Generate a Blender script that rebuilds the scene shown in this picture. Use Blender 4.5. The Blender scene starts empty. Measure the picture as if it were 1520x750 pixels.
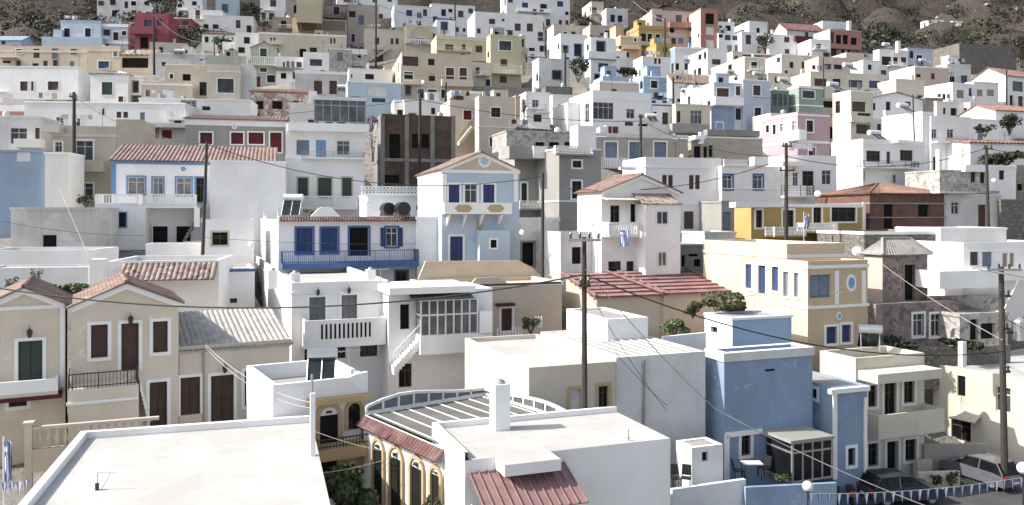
import bpy, math, random, re
from mathutils import Vector, Matrix
import numpy as np
random.seed(7)
SC = bpy.context.scene
COL = SC.collection
F = 1200.0; CX = 760.0; HY = 320.0          # photograph's focal length, centre and eye level, in its own pixels

def ray(px, py): return Vector(((px-CX)/F, 1.0, (HY-py)/F))
def at(px, py, d): return ray(px, py)*d
YS = [-60, 0, 60, 130, 235, 390, 520, 640, 760]
DS = [345, 285, 220, 150, 97, 66, 48, 37, 27]
def D(y): return float(np.interp(y, YS, DS))

# ------------------------------------------------------------------ materials
MATS = {}
def nmat(name):
    m = bpy.data.materials.new(name); m.use_nodes = True
    nt = m.node_tree; b = nt.nodes['Principled BSDF']
    return m, nt, b
def N(nt, t, **kw):
    n = nt.nodes.new(t)
    for k, v in kw.items():
        if k in n.inputs: n.inputs[k].default_value = v
        else: setattr(n, k, v)
    return n
def mixc(nt, fac, a, b):
    n = nt.nodes.new('ShaderNodeMix'); n.data_type = 'RGBA'
    for s, v in ((n.inputs[0], fac), (n.inputs[6], a), (n.inputs[7], b)):
        if hasattr(v, 'node'): nt.links.new(v, s)
        elif isinstance(v, (int, float)): s.default_value = v
        else: s.default_value = (*v[:3], 1)
    return n.outputs[2]
def ramp(nt, src, a, b):
    n = nt.nodes.new('ShaderNodeMapRange'); n.inputs[1].default_value = a; n.inputs[2].default_value = b
    nt.links.new(src, n.inputs[0]); return n.outputs[0]
def pos(nt, scale=(1, 1, 1)):
    g = nt.nodes.new('ShaderNodeNewGeometry'); m = nt.nodes.new('ShaderNodeMapping')
    m.inputs['Scale'].default_value = scale
    nt.links.new(g.outputs['Position'], m.inputs[0]); return m.outputs[0]
def noise(nt, scale, vec, detail=5, rough=.6):
    n = N(nt, 'ShaderNodeTexNoise', Scale=scale, Detail=detail, Roughness=rough)
    nt.links.new(vec, n.inputs['Vector']); return n.outputs[0]
def bump(nt, b, h, dist, strength=.6):
    n = N(nt, 'ShaderNodeBump', Strength=strength, Distance=dist)
    nt.links.new(h, n.inputs['Height']); nt.links.new(n.outputs[0], b.inputs['Normal'])

def stucco(key, c, dirt=.35, peel=None, rough=.92, pth=.47):
    """painted render: patch repairs, soft blotches, rain streaks, damp foot, and (peel) places where the paint is gone"""
    m, nt, b = nmat('stucco_'+key)
    v = pos(nt); k = max(dirt, .12)
    blot = ramp(nt, noise(nt, .45, v, 7, .62), .38, .72)
    streak = ramp(nt, noise(nt, 1.0, pos(nt, (1.9, 1.9, .16)), 7, .66), .54, .80)
    fine = noise(nt, 7, v, 5, .7)
    tone = lambda f, w=(1, .98, .95): tuple(x*(1-f)*q for x, q in zip(c, w))
    vor = N(nt, 'ShaderNodeTexVoronoi', Scale=.42); vw = nt.nodes.new('ShaderNodeVectorMath'); vw.operation = 'ADD'
    nn = N(nt, 'ShaderNodeTexNoise', Scale=1.2, Detail=4); nt.links.new(v, nn.inputs['Vector']); nt.links.new(v, vw.inputs[0]); nt.links.new(nn.outputs['Color'], vw.inputs[1]); nt.links.new(vw.outputs[0], vor.inputs['Vector'])
    sp = nt.nodes.new('ShaderNodeSeparateColor'); nt.links.new(vor.outputs['Color'], sp.inputs[0])
    col = mixc(nt, ramp(nt, sp.outputs[0], .72, .80), c, tone(.22*k))
    col = mixc(nt, blot, col, tone(.34*k))
    ms = nt.nodes.new('ShaderNodeMath'); ms.operation = 'MULTIPLY'; ms.inputs[1].default_value = .7; nt.links.new(streak, ms.inputs[0])
    col = mixc(nt, ms.outputs[0], col, tone(.58*k, (1, .97, .92)))
    col = mixc(nt, ramp(nt, fine, .58, .75), col, tone(.3*k))
    tc = nt.nodes.new('ShaderNodeTexCoord'); so = nt.nodes.new('ShaderNodeSeparateXYZ'); nt.links.new(tc.outputs['Object'], so.inputs[0])
    ad = nt.nodes.new('ShaderNodeMath'); ad.operation = 'MULTIPLY_ADD'; ad.inputs[1].default_value = 2.6; nt.links.new(noise(nt, .9, v, 6, .7), ad.inputs[0]); nt.links.new(so.outputs[2], ad.inputs[2])
    damp = ramp(nt, ad.outputs[0], 1.75, 1.25)
    md = nt.nodes.new('ShaderNodeMath'); md.operation = 'MULTIPLY'; md.inputs[1].default_value = .7; nt.links.new(damp, md.inputs[0])
    if key not in DECKS: col = mixc(nt, md.outputs[0], col, tone(.55*k, (1, .96, .9)))
    if peel:
        pm = ramp(nt, noise(nt, .75, v, 8, .68), pth, pth+.05)
        pm2 = ramp(nt, noise(nt, 1.7, pos(nt, (1, 1, 1.3)), 8, .7), .5, .58)
        col = mixc(nt, pm, col, peel)
        if pth < .55: col = mixc(nt, pm2, col, tuple(x*.6 for x in peel))
    nt.links.new(col, b.inputs['Base Color']); b.inputs['Roughness'].default_value = rough
    b.inputs['Specular IOR Level'].default_value = .2
    return m
DECKS = ('deck', 'deckwhite', 'deckgrey', 'slab')
def paint(key, c, rough=.55, metal=0, var=.25, stripes=0):
    m, nt, b = nmat('paint_'+key)
    nz = ramp(nt, noise(nt, 2.3, pos(nt), 4), .3, .7)
    col = mixc(nt, nz, c, tuple(x*(1-var) for x in c))
    nt.links.new(col, b.inputs['Base Color'])
    b.inputs['Roughness'].default_value = rough; b.inputs['Metallic'].default_value = metal
    if stripes:
        w = N(nt, 'ShaderNodeTexWave', Scale=stripes); w.bands_direction = 'Z'
        nt.links.new(pos(nt), w.inputs['Vector']); bump(nt, b, w.outputs[1], .03, .8)
    return m
def glass(key, c, rough=.08):
    m, nt, b = nmat('glass_'+key)
    nz = ramp(nt, noise(nt, .9, pos(nt), 3), .35, .65)
    nt.links.new(mixc(nt, nz, c, tuple(x*.5 for x in c)), b.inputs['Base Color'])
    b.inputs['Roughness'].default_value = rough; b.inputs['Specular IOR Level'].default_value = .22
    return m
def brick(key, c1, c2, mortar, scale, bw=.5, bh=.25, ms=.02):
    m, nt, b = nmat('brick_'+key)
    tc = nt.nodes.new('ShaderNodeNewGeometry'); sx = nt.nodes.new('ShaderNodeSeparateXYZ'); cb = nt.nodes.new('ShaderNodeCombineXYZ')
    nt.links.new(tc.outputs['Position'], sx.inputs[0])
    ad = nt.nodes.new('ShaderNodeMath'); ad.operation = 'ADD'
    nt.links.new(sx.outputs[0], ad.inputs[0]); nt.links.new(sx.outputs[1], ad.inputs[1])
    nt.links.new(ad.outputs[0], cb.inputs[0]); nt.links.new(sx.outputs[2], cb.inputs[1])
    t = N(nt, 'ShaderNodeTexBrick', Scale=scale); t.inputs['Color1'].default_value = (*c1, 1); t.inputs['Color2'].default_value = (*c2, 1)
    t.inputs['Mortar'].default_value = (*mortar, 1); t.inputs['Mortar Size'].default_value = ms
    t.inputs['Brick Width'].default_value = bw; t.inputs['Row Height'].default_value = bh
    nt.links.new(cb.outputs[0], t.inputs['Vector'])
    nz = ramp(nt, noise(nt, .7, pos(nt), 6), .35, .7)
    nt.links.new(mixc(nt, nz, t.outputs[0], tuple(x*.6 for x in c1)), b.inputs['Base Color'])
    b.inputs['Roughness'].default_value = .95; bump(nt, b, t.outputs[1], -.02, .6)
    return m
def stone(key, c1, c2, scale=3.6):
    m, nt, b = nmat('stone_'+key)
    v = N(nt, 'ShaderNodeTexVoronoi', Scale=scale); nt.links.new(pos(nt, (1, 1, 1.5)), v.inputs['Vector'])
    e = N(nt, 'ShaderNodeTexVoronoi', Scale=scale); e.feature = 'DISTANCE_TO_EDGE'; nt.links.new(pos(nt, (1, 1, 1.5)), e.inputs['Vector'])
    sp = nt.nodes.new('ShaderNodeSeparateColor'); nt.links.new(v.outputs['Color'], sp.inputs[0])
    col = mixc(nt, sp.outputs[0], c1, c2)
    col = mixc(nt, ramp(nt, e.outputs[0], .06, 0), col, tuple(x*.45 for x in c1))
    col = mixc(nt, ramp(nt, noise(nt, .5, pos(nt), 5), .4, .7), col, tuple(x*.7 for x in c2))
    nt.links.new(col, b.inputs['Base Color']); b.inputs['Roughness'].default_value = .95
    bump(nt, b, ramp(nt, e.outputs[0], 0, .12), .06, .8)
    return m
def tile(key, c1, c2, c3):
    m, nt, b = nmat('tile_'+key)
    v = N(nt, 'ShaderNodeTexVoronoi', Scale=3.2); nt.links.new(pos(nt, (1, 1, 1.6)), v.inputs['Vector'])
    sp = nt.nodes.new('ShaderNodeSeparateColor'); nt.links.new(v.outputs['Color'], sp.inputs[0])
    col = mixc(nt, sp.outputs[0], c1, c2)
    col = mixc(nt, ramp(nt, noise(nt, 1.3, pos(nt), 6, .7), .46, .66), col, c3)
    col = mixc(nt, ramp(nt, noise(nt, .5, pos(nt), 7, .7), .56, .68), col, tuple(x*.45 for x in c1))
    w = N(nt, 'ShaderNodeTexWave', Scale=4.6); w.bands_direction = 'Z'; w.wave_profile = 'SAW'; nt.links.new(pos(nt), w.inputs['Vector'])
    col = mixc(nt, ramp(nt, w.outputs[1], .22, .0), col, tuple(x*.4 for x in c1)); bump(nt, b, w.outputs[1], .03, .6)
    nt.links.new(col, b.inputs['Base Color']); b.inputs['Roughness'].default_value = .85
    return m

M = {}
for k, c, dt in (
    ('white', (.80,.80,.805), .24), ('warmwhite', (.76,.75,.725), 0.35), ('oldwhite', (0.660, 0.650, 0.635), 0.8), ('cream', (.60,.54,.45), 0.3),
    ('ivory', (0.619, 0.585, 0.499), 0.35), ('tan', (0.447, 0.378, 0.292), 0.35), ('beige', (.57,.49,.395), 0.3), ('buff', (.55,.485,.405), 0.35),
    ('sand', (.52,.465,.385), 0.4), ('peach', (.55,.43,.30), 0.3), ('paleblue', (0.447, 0.542, 0.636), 0.25), ('skyblue', (0.327, 0.439, 0.585), 0.3),
    ('midblue', (.255,.345,.475), 0.5), ('lavender', (0.482, 0.525, 0.628), 0.25), ('pink', (0.482, 0.344, 0.378), 0.3), ('palepink', (0.560, 0.470, 0.425), 0.3),
    ('terracotta', (0.430, 0.224, 0.181), 0.3), ('rose', (0.310, 0.099, 0.125), 0.3), ('ochre', (.45,.325,.135), 0.3), ('paleyellow', (0.533, 0.499, 0.361), 0.3),
    ('green', (0.284, 0.361, 0.318), 0.3), ('darkgreen', (0.172, 0.249, 0.206), 0.3), ('wallblue', (0.284, 0.370, 0.490), 0.3), ('sage', (0.430, 0.456, 0.396), 0.3), ('grey', (0.327, 0.323, 0.305), 0.5),
    ('palegrey', (.66,.66,.665), 0.5), ('concrete', (0.284, 0.275, 0.258), 0.8), ('deck', (.38,.37,.345), 0.5), ('trimsky', (.16,.29,.50), .25), ('peachlit', (.60,.505,.385), .3), ('deckwhite', (.48,.475,.46), 0.5),
    ('deckgrey', (0.361, 0.353, 0.335), 0.6), ('trimblue', (.085,.155,.33), 0.3), ('deepblue', (0.060, 0.129, 0.327), 0.3), ('trimwhite', (.82,.82,.82), 0.15),
    ('trimcream', (0.533, 0.482, 0.344), 0.2), ('trimochre', (.46,.35,.205), 0.2), ('slab', (.16,.157,.15), 0.6), ('maroon', (.09,.03,.035), 0.3), ('mouse', (0.396, 0.361, 0.318), 0.4)):
    M[k] = stucco(k, c, dt)
M['buff'] = stucco('buffp', (.66, .585, .485), .35, (.76, .74, .70), pth=.635); M['midblue'] = stucco('midbluep', (.255, .345, .475), .5, (.33, .41, .52), pth=.60); M['oldwhite'] = stucco('oldwhitep', (.64, .63, .615), .8, (.47, .45, .42), pth=.60)
M['peelred'] = stucco('peelred', (.62, .60, .57), .5, (.40, .27, .24)); M['peelpink'] = stucco('peelpink', (.38, .30, .28), .7, (.25, .205, .19))
M['peelgrey'] = stucco('peelgrey', (.50, .48, .46), .7, (.40, .375, .345)); M['peelwhite'] = stucco('peelwhite', (.60, .59, .57), .7, (.50, .48, .45))
M['brickred'] = brick('red', (.185, .085, .065), (.14, .066, .052), (.19, .155, .13), 1.6); M['brickbrown'] = brick('brown', (.105,.062,.048), (.12, .085, .065), (.15, .13, .115), 1.5)
M['stone'] = stone('grey', (.24, .22, .19), (.40, .37, .32)); M['stonewarm'] = stone('warm', (.42, .37, .29), (.58, .53, .45)); M['stonedark'] = stone('dark', (.13, .12, .105), (.27, .25, .22))
M['tile'] = tile('red', (.21, .11, .085), (.26, .15, .115), (.31, .215, .175)); M['tilepale'] = tile('pale', (.195, .118, .095), (.245, .16, .13), (.33, .27, .235))
M['tiledark'] = tile('dark', (.125, .05, .05), (.165, .075, .07), (.23, .15, .14)); M['tilegrey'] = tile('grey', (.34, .325, .305), (.40, .385, .36), (.28, .26, .24))
M['tilebrown'] = tile('brown', (.105,.062,.048), (.42, .34, .30), (.30, .235, .21)); M['tilepink'] = tile('pink', (.21, .10, .105), (.25, .135, .13), (.30, .205, .195))
M['fibre'] = paint('fibre', (.46, .44, .41), .9, 0, .4)
for k, c, r, s in (('brown', (.105,.062,.048), .6, 6), ('blue', (.045,.085,.21), .5, 6), ('navy', (.028,.042,.16), .5, 0), ('steel', (.22, .29, .38), .5, 6), ('shutgreen', (.025, .05, .045), .5, 0),
    ('red', (.15, .02, .025), .5, 6), ('shutwhite', (.88,.88,.885), .5, 6), ('shuttan', (.42, .33, .25), .6, 6), ('greyshut', (.21, .22, .24), .6, 6), ('doorblue', (.20, .34, .55), .5, 0),
    ('iron', (.03, .03, .033), .5, 0), ('darkwood', (.09, .06, .045), .7, 0), ('pole', (.045,.038,.033), .9, 0), ('ironblue', (.035,.065,.19), .5, 0), ('frame', (.75, .75, .75), .45, 0),
    ('gloss_red', (.30, .02, .02), .3, 0), ('plasticblack', (.02, .02, .022), .35, 0), ('rubber', (.02, .02, .02), .8, 0), ('carwhite', (.75, .75, .76), .2, 0), ('cardark', (.04, .045, .05), .15, 0),
    ('carsilver', (.12,.125,.14), .2, 0), ('wirew', (.40,.385,.36), .6, 0), ('wirek', (.02, .02, .02), .6, 0), ('lampred', (.35, .02, .02), .3, 0), ('flagblue', (.07, .14, .45), .8, 0),
    ('flagwhite', (.78, .78, .80), .8, 0), ('globe', (.82, .82, .80), .25, 0), ('clay', (.40, .17, .10), .8, 0), ('skin', (.45, .28, .2), .6, 0), ('awning', (.29,.175,.165), .5, 0), ('canvas', (.55, .50, .42), .9, 0), ('awngrn', (.07, .10, .085), .8, 0)):
    M[k] = paint(k, c, r, 0, .25, s)
M['metal'] = paint('metal', (.62, .64, .66), .3, .9, .15); M['galv'] = paint('galv', (.40, .41, .42), .45, .6, .2)
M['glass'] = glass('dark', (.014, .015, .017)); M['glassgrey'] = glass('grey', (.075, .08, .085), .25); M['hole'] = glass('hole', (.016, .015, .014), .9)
M['panel'] = glass('panel', (.035, .045, .05), .1); M['glasspale'] = glass('pale', (.15, .155, .155), .15); M['curtain'] = glass('curtain', (.26, .26, .25), .5)

FILL = dict(k='glass', g='glassgrey', n='brown', b='blue', s='steel', e='shutgreen', r='red', w='shutwhite', t='shuttan', o='hole', p='greyshut', c='glasspale', v='navy', d='doorblue', u='curtain')
SURR = dict(W='trimwhite', S='trimsky', B='trimblue', C='trimcream', O='trimochre', K='concrete', D='deepblue', G='grey')

# ------------------------------------------------------------------ mesh builder
class MB:
    def __init__(s): s.v = []; s.f = []; s.mi = []; s.mats = []
    def m(s, mat):
        mat = M[mat] if isinstance(mat, str) else mat
        if mat not in s.mats: s.mats.append(mat)
        return s.mats.index(mat)
    def face(s, pts, mat):
        i = len(s.v); s.v += [tuple(p) for p in pts]; s.f.append(tuple(range(i, i+len(pts)))); s.mi.append(s.m(mat))
    def box(s, x0, x1, y0, y1, z0, z1, mat):
        x0, x1 = min(x0, x1), max(x0, x1); y0, y1 = min(y0, y1), max(y0, y1); z0, z1 = min(z0, z1), max(z0, z1)
        i = len(s.v)
        s.v += [(x0, y0, z0), (x1, y0, z0), (x1, y1, z0), (x0, y1, z0), (x0, y0, z1), (x1, y0, z1), (x1, y1, z1), (x0, y1, z1)]
        for f in ((0, 3, 2, 1), (4, 5, 6, 7), (0, 1, 5, 4), (1, 2, 6, 5), (2, 3, 7, 6), (3, 0, 4, 7)):
            s.f.append(tuple(i+k for k in f)); s.mi.append(s.m(mat))
    def tube(s, pts, r, mat, n=6, caps=True, r1=None):
        pts = [Vector(p) for p in pts]; base = len(s.v); L = len(pts)
        up = Vector((.13, .07, 1)) if abs((pts[-1]-pts[0]).normalized().z) < .9 else Vector((1, .1, 0))
        for k, p in enumerate(pts):
            t = (pts[min(k+1, L-1)]-pts[max(k-1, 0)]).normalized()
            a = t.cross(up).normalized(); b = t.cross(a)
            rr = r if r1 is None else r+(r1-r)*k/(L-1)
            for j in range(n):
                q = 2*math.pi*j/n; s.v.append(tuple(p+a*math.cos(q)*rr+b*math.sin(q)*rr))
        for k in range(L-1):
            for j in range(n):
                s.f.append((base+k*n+j, base+k*n+(j+1) % n, base+(k+1)*n+(j+1) % n, base+(k+1)*n+j)); s.mi.append(s.m(mat))
        if caps:
            s.f.append(tuple(base+j for j in range(n))); s.mi.append(s.m(mat))
            s.f.append(tuple(base+(L-1)*n+j for j in reversed(range(n)))); s.mi.append(s.m(mat))
    def lathe(s, cx, cy, prof, mat, n=10):
        base = len(s.v)
        for r, z in prof:
            for j in range(n):
                q = 2*math.pi*j/n; s.v.append((cx+r*math.cos(q), cy+r*math.sin(q), z))
        for k in range(len(prof)-1):
            for j in range(n):
                s.f.append((base+k*n+j, base+k*n+(j+1) % n, base+(k+1)*n+(j+1) % n, base+(k+1)*n+j)); s.mi.append(s.m(mat))
        s.f.append(tuple(base+j for j in range(n))); s.mi.append(s.m(mat))
        s.f.append(tuple(base+(len(prof)-1)*n+j for j in range(n))); s.mi.append(s.m(mat))
    def prism(s, poly, mapf, mat):
        """poly of (a,b) extruded from mapf(a,b,0) to mapf(a,b,1)"""
        n = len(poly)
        s.face([mapf(a, b, 0) for a, b in poly], mat); s.face([mapf(a, b, 1) for a, b in reversed(poly)], mat)
        for i in range(n):
            (a, b), (c, e) = poly[i], poly[(i+1) % n]
            s.face([mapf(a, b, 0), mapf(a, b, 1), mapf(c, e, 1), mapf(c, e, 0)], mat)
    def corr(s, p00, p10, p11, p01, mat, sp=.3, amp=None, thick=.06, seg=4):
        amp = amp if amp is not None else max(.05, sp*.24)
        """corrugated sheet: ridges run from the eave p00-p10 up to p01-p11"""
        p00, p10, p11, p01 = map(Vector, (p00, p10, p11, p01))
        wid = max((p10-p00).length, (p11-p01).length); n = max(2, int(wid/sp))
        nrm = (p10-p00).cross(p01-p00)
        if nrm.length < 1e-6: nrm = (p10-p00).cross(p11-p00)
        nrm.normalize()
        if nrm.z < 0: nrm = -nrm
        base = len(s.v); tot = n*seg+1
        for k in range(tot):
            t = k/(tot-1); o = nrm*(amp*abs(math.sin(math.pi*k/seg))+.0)
            a = p00.lerp(p10, t); b = p01.lerp(p11, t)
            s.v += [tuple(a+o), tuple(b+o)]
        mi = s.m(mat)
        for k in range(tot-1):
            i = base+2*k; s.f.append((i, i+2, i+3, i+1)); s.mi.append(mi)
        lo = nrm*-thick
        s.face([p00+lo, p01+lo, p11+lo, p10+lo], mat)
        for a, b in ((p00, p10), (p10, p11), (p01, p00), (p11, p01)):
            if (a-b).length > .01: s.face([a+lo, b+lo, b+nrm*.005, a+nrm*.005], mat)
    def build(s, name, parent=None, loc=None, smooth=False):
        me = bpy.data.meshes.new(name); me.from_pydata(s.v, [], s.f)
        for mt in s.mats: me.materials.append(mt)
        me.polygons.foreach_set('material_index', s.mi)
        if smooth: me.polygons.foreach_set('use_smooth', [True]*len(me.polygons))
        me.update()
        o = bpy.data.objects.new(name, me); COL.objects.link(o)
        if parent: o.parent = parent
        if loc is not None: o.location = loc
        return o
def tag(o, label=None, cat=None, group=None, kind=None):
    for k, v in (('label', label), ('category', cat), ('group', group), ('kind', kind)):
        if v: o[k] = v
    return o
def empty(name, loc, rz, label, cat, group=None):
    o = bpy.data.objects.new(name, None); COL.objects.link(o); o.location = loc; o.rotation_euler = (0, 0, rz)
    o.empty_display_size = .5
    return tag(o, label, cat, group)

# ------------------------------------------------------------------ houses
GROUND = []      # (x, y, z) points where walls meet the ground
FOOT = []        # house footprints
class H:
    """A house: px corner columns x0..x1 of the front wall, its top and foot rows at the left corner, distance d."""
    def __init__(s, label, wall, x0, x1, yt, yb, d=None, yaw=21, xl=None, dep=None, roof='flat', rc='deck', par=.35, w='', l='', r='', cor=None,
                 ya=None, ov=.25, fd=4, cat='house', name='house', tsp=.33, front=None, side=None, pside='FBLR', ground=True, rise=None, zt=None, rec=.16, top=None, pt=.2, gl=False):
        s.d = d = d or D(yb); s.a = a = math.radians(yaw); s.wallm = wall
        t0, t1 = (x0-CX)/F, (x1-CX)/F
        X0 = t0*d; s.w_ = W = (t1*d-X0)/(math.cos(a)-t1*math.sin(a))
        if xl is not None:
            tl = (xl-CX)/F; dep = (X0-tl*d)/(tl*math.cos(a)+math.sin(a))
        s.dep = dep = dep or min(9.0, max(5.0, .8*W+1))
        zb = (HY-yb)/F*d; s.h = h = (yb-yt)/F*d
        s.P = Vector((X0, d, zb)); s.R = Matrix.Rotation(a, 3, 'Z'); s.Ri = s.R.inverted()
        s.O = s.Ri @ (-s.P)
        s.root = empty(name, s.P, a, label, cat)
        s.far = d > 120; s.big = d < 70
        if ground:
            for u in (0, W*.5, W): GROUND.append(tuple(s.P+s.R @ Vector((u, -.4, 0))))
        if gl:
            for v in (.3, .6, 1): GROUND.append(tuple(s.P+s.R @ Vector((-.5, v*dep, 0))))
        FOOT.append((s.P.copy(), s.Ri.copy(), W, dep, zb+h))
        # openings
        s.hole = {'F': [], 'L': [], 'R': []}; s.win = []
        for face, txt in (('F', w), ('L', l), ('R', r)):
            for mm in re.finditer(r'([-\d.]+),([-\d.]+),([-\d.]+),([-\d.]+)(\w)(\w?)(\w?)', txt):
                q = [float(mm.group(i)) for i in range(1, 5)]
                rect = s.rect(face, *q); U = W if face == 'F' else dep
                rect = [max(.06, rect[0]), min(U-.06, rect[1]), max(.02, rect[2]), min(h-.08, rect[3])]
                if rect[1]-rect[0] > .12 and rect[3]-rect[2] > .12:
                    s.hole[face].append(rect); s.win.append((face, rect, mm.group(5), mm.group(6), mm.group(7)))
        if d > 108 and cat == 'house':
            rg = random.Random(int(x0*7+yt*13)); s.extra = rg
            for face, U, pr in (('F', W, .62), ('L', dep, .4)):
                for st in range(max(1, int(h/2.7))):
                    for j in range(int(U/1.9)):
                        if rg.random() > pr: continue
                        uc = (j+.5)*U/int(U/1.9)+rg.uniform(-.25, .25); dr = rg.random() < .3; hw = rg.uniform(.42, .8); z0 = .15+2.75*st+(0 if dr else rg.uniform(.7, 1.0)); z1 = z0+(2.05 if dr else rg.uniform(1.0, 1.6))
                        q = [uc-hw, uc+hw, z0, z1]
                        if q[0] < .3 or q[1] > U-.3 or z1 > h-.45: continue
                        if any(q[0] < r[1]+.55 and q[1] > r[0]-.55 and q[2] < r[3]+.4 and q[3] > r[2]-.4 for r in s.hole[face]): continue
                        s.hole[face].append(q); s.win.append((face, q, rg.choice('kkknnogsk'), rg.choice(('', '', 'W', 'K')), ''))
        mb = MB(); zt_ = h
        fm, sm = front or wall, side or wall
        hz = {k: (h-par if roof == 'flat' and k not in pside else h) for k in 'FLRB'}
        s.face_grid(mb, 'F', W, -fd, hz['F'], fm, rec); s.face_grid(mb, 'L', dep, -fd, hz['L'], sm, rec); s.face_grid(mb, 'R', dep, -fd, hz['R'], sm, rec)
        mb.face([(W, dep, -fd), (0, dep, -fd), (0, dep, hz['B']), (W, dep, hz['B'])], wall)
        rmat = rc
        if roof == 'flat':
            t = min(pt, W*.2); pz = h-par
            sd = {'F': (0, W, 0, t), 'B': (0, W, dep-t, dep), 'L': (0, t, t, dep-t), 'R': (W-t, W, t, dep-t)}
            x0_, x1_ = (t if 'L' in pside else 0), (W-t if 'R' in pside else W)
            y0_, y1_ = (t if 'F' in pside else 0), (dep-t if 'B' in pside else dep)
            if par > .02:
                for k, (xa, xb, yA, yB) in sd.items():
                    if k in pside:
                        mb.face([(xa, yA, h), (xb, yA, h), (xb, yB, h), (xa, yB, h)], top or wall)
                        ins = {'F': [(xa, yB, pz), (xb, yB, pz), (xb, yB, h), (xa, yB, h)], 'B': [(xa, yA, pz), (xb, yA, pz), (xb, yA, h), (xa, yA, h)],
                               'L': [(xb, yA, pz), (xb, yB, pz), (xb, yB, h), (xb, yA, h)], 'R': [(xa, yA, pz), (xa, yB, pz), (xa, yB, h), (xa, yA, h)]}[k]
                        mb.face(ins, wall)
            rb = MB(); rb.face([(x0_, y0_, pz), (x1_, y0_, pz), (x1_, y1_, pz), (x0_, y1_, pz)], rc)
            # sides left open drop to the deck: cover the strip of wall above it
            rb.build('roof', s.root)
        else:
            rs = rise if rise is not None else ((yt-ya)/F*(d+dep*.2) if ya is not None else .3*W/2)
            rb = MB(); o = ov
            if roof == 'gf':       # ridge runs back, pediment to the front
                c = W/2
                for y in (0, dep): mb.face([(0, y, h), (W, y, h), (c, y, h+rs)], fm if y == 0 else wall)
                k = rs/c
                rb.corr((-o, -o, h-o*k+.05), (-o, dep+o, h-o*k+.05), (c, dep+o, h+rs+.05), (c, -o, h+rs+.05), rmat, tsp)
                rb.corr((W+o, dep+o, h-o*k+.05), (W+o, -o, h-o*k+.05), (c, -o, h+rs+.05), (c, dep+o, h+rs+.05), rmat, tsp)
                rb.tube([(c, -o, h+rs+.07), (c, dep+o, h+rs+.07)], .11, rmat)
                if not s.far:
                    cb = MB(); pr = .16
                    for xa, xb in ((0, c), (W, c)):
                        cb.prism([(xa, h-.28), (xa, h), (xb, h+rs), (xb, h+rs-.28)], lambda a_, b_, t_: (a_, -pr*(1-t_)-.002, b_), 'trimwhite')
                    cb.build('cornice', s.root)
            elif roof == 'gs':     # ridge parallel to the front
                c = dep/2; k = rs/c
                for x in (0, W): mb.face([(x, 0, h), (x, dep, h), (x, c, h+rs)], sm)
                rb.corr((-o, -o, h-o*k+.05), (W+o, -o, h-o*k+.05), (W+o, c, h+rs+.05), (-o, c, h+rs+.05), rmat, tsp)
                rb.corr((W+o, dep+o, h-o*k+.05), (-o, dep+o, h-o*k+.05), (-o, c, h+rs+.05), (W+o, c, h+rs+.05), rmat, tsp)
                rb.tube([(-o, c, h+rs+.07), (W+o, c, h+rs+.07)], .11, rmat)
            elif roof == 'lean':   # falls to the front
                k = rs/dep
                mb.face([(0, 0, h), (0, dep, h), (0, dep, h+rs)], sm); mb.face([(W, 0, h), (W, dep, h), (W, dep, h+rs)], sm)
                mb.face([(0, dep, h), (W, dep, h), (W, dep, h+rs), (0, dep, h+rs)], wall)
                rb.corr((-o, -o, h-o*k+.05), (W+o, -o, h-o*k+.05), (W+o, dep, h+rs+.05), (-o, dep, h+rs+.05), rmat, tsp)
            elif roof == 'hip':
                c = min(W, dep)/2
                A, B, Cc, Dd = (-o, -o, h), (W+o, -o, h), (W+o, dep+o, h), (-o, dep+o, h)
                if W >= dep: r0, r1 = (c, dep/2, h+rs), (W-c, dep/2, h+rs)
                else: r0, r1 = (W/2, c, h+rs), (W/2, dep-c, h+rs)
                if W >= dep: qs = ((A, B, r1, r0), (B, Cc, r1, r1), (Cc, Dd, r0, r1), (Dd, A, r0, r0))
                else: qs = ((A, B, r0, r0), (B, Cc, r1, r0), (Cc, Dd, r1, r1), (Dd, A, r0, r1))
                for q in qs: rb.corr(q[0], q[1], q[2], q[3], rmat, tsp)
                for e, g in ((A, r0), (B, r1 if W >= dep else r0), (r0, r1)): rb.tube([Vector(e)+Vector((0, 0, .05)), Vector(g)+Vector((0, 0, .05))], .1, rmat)
            rb.build('roof', s.root)
        s.wall = mb.build('wall', s.root)
        for wn in s.win: s.window(*wn)
        if d > 108 and cat == 'house' and roof == 'flat':
            rg = s.extra; z = h-par
            if rg.random() < .22 and W > 4:
                u = rg.uniform(.3, W-2.6); sw = rg.uniform(1.8, 2.6); sh = rg.uniform(1.6, 2.3); b3 = MB(); b3.box(u, u+sw, dep*.45, dep*.45+2.2, z, z+sh, wall); b3.box(u-.1, u+sw+.1, dep*.45-.1, dep*.45+2.3, z+sh, z+sh+.12, wall)
                o3 = b3.build('stair_head', s.root); b3 = MB(); b3.box(u+.4, u+1.15, dep*.45-.02, dep*.45-.004, z+.02, z+1.5, rg.choice(('glass', 'brown', 'steel', 'hole'))); b3.build('door', o3)
            if rg.random() < .3:
                u = rg.uniform(.3, max(.4, W-.8)); b3 = MB(); b3.box(u, u+.45, .7, 1.15, z, z+rg.uniform(.9, 1.5), wall); b3.build('chimney', s.root)
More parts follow.
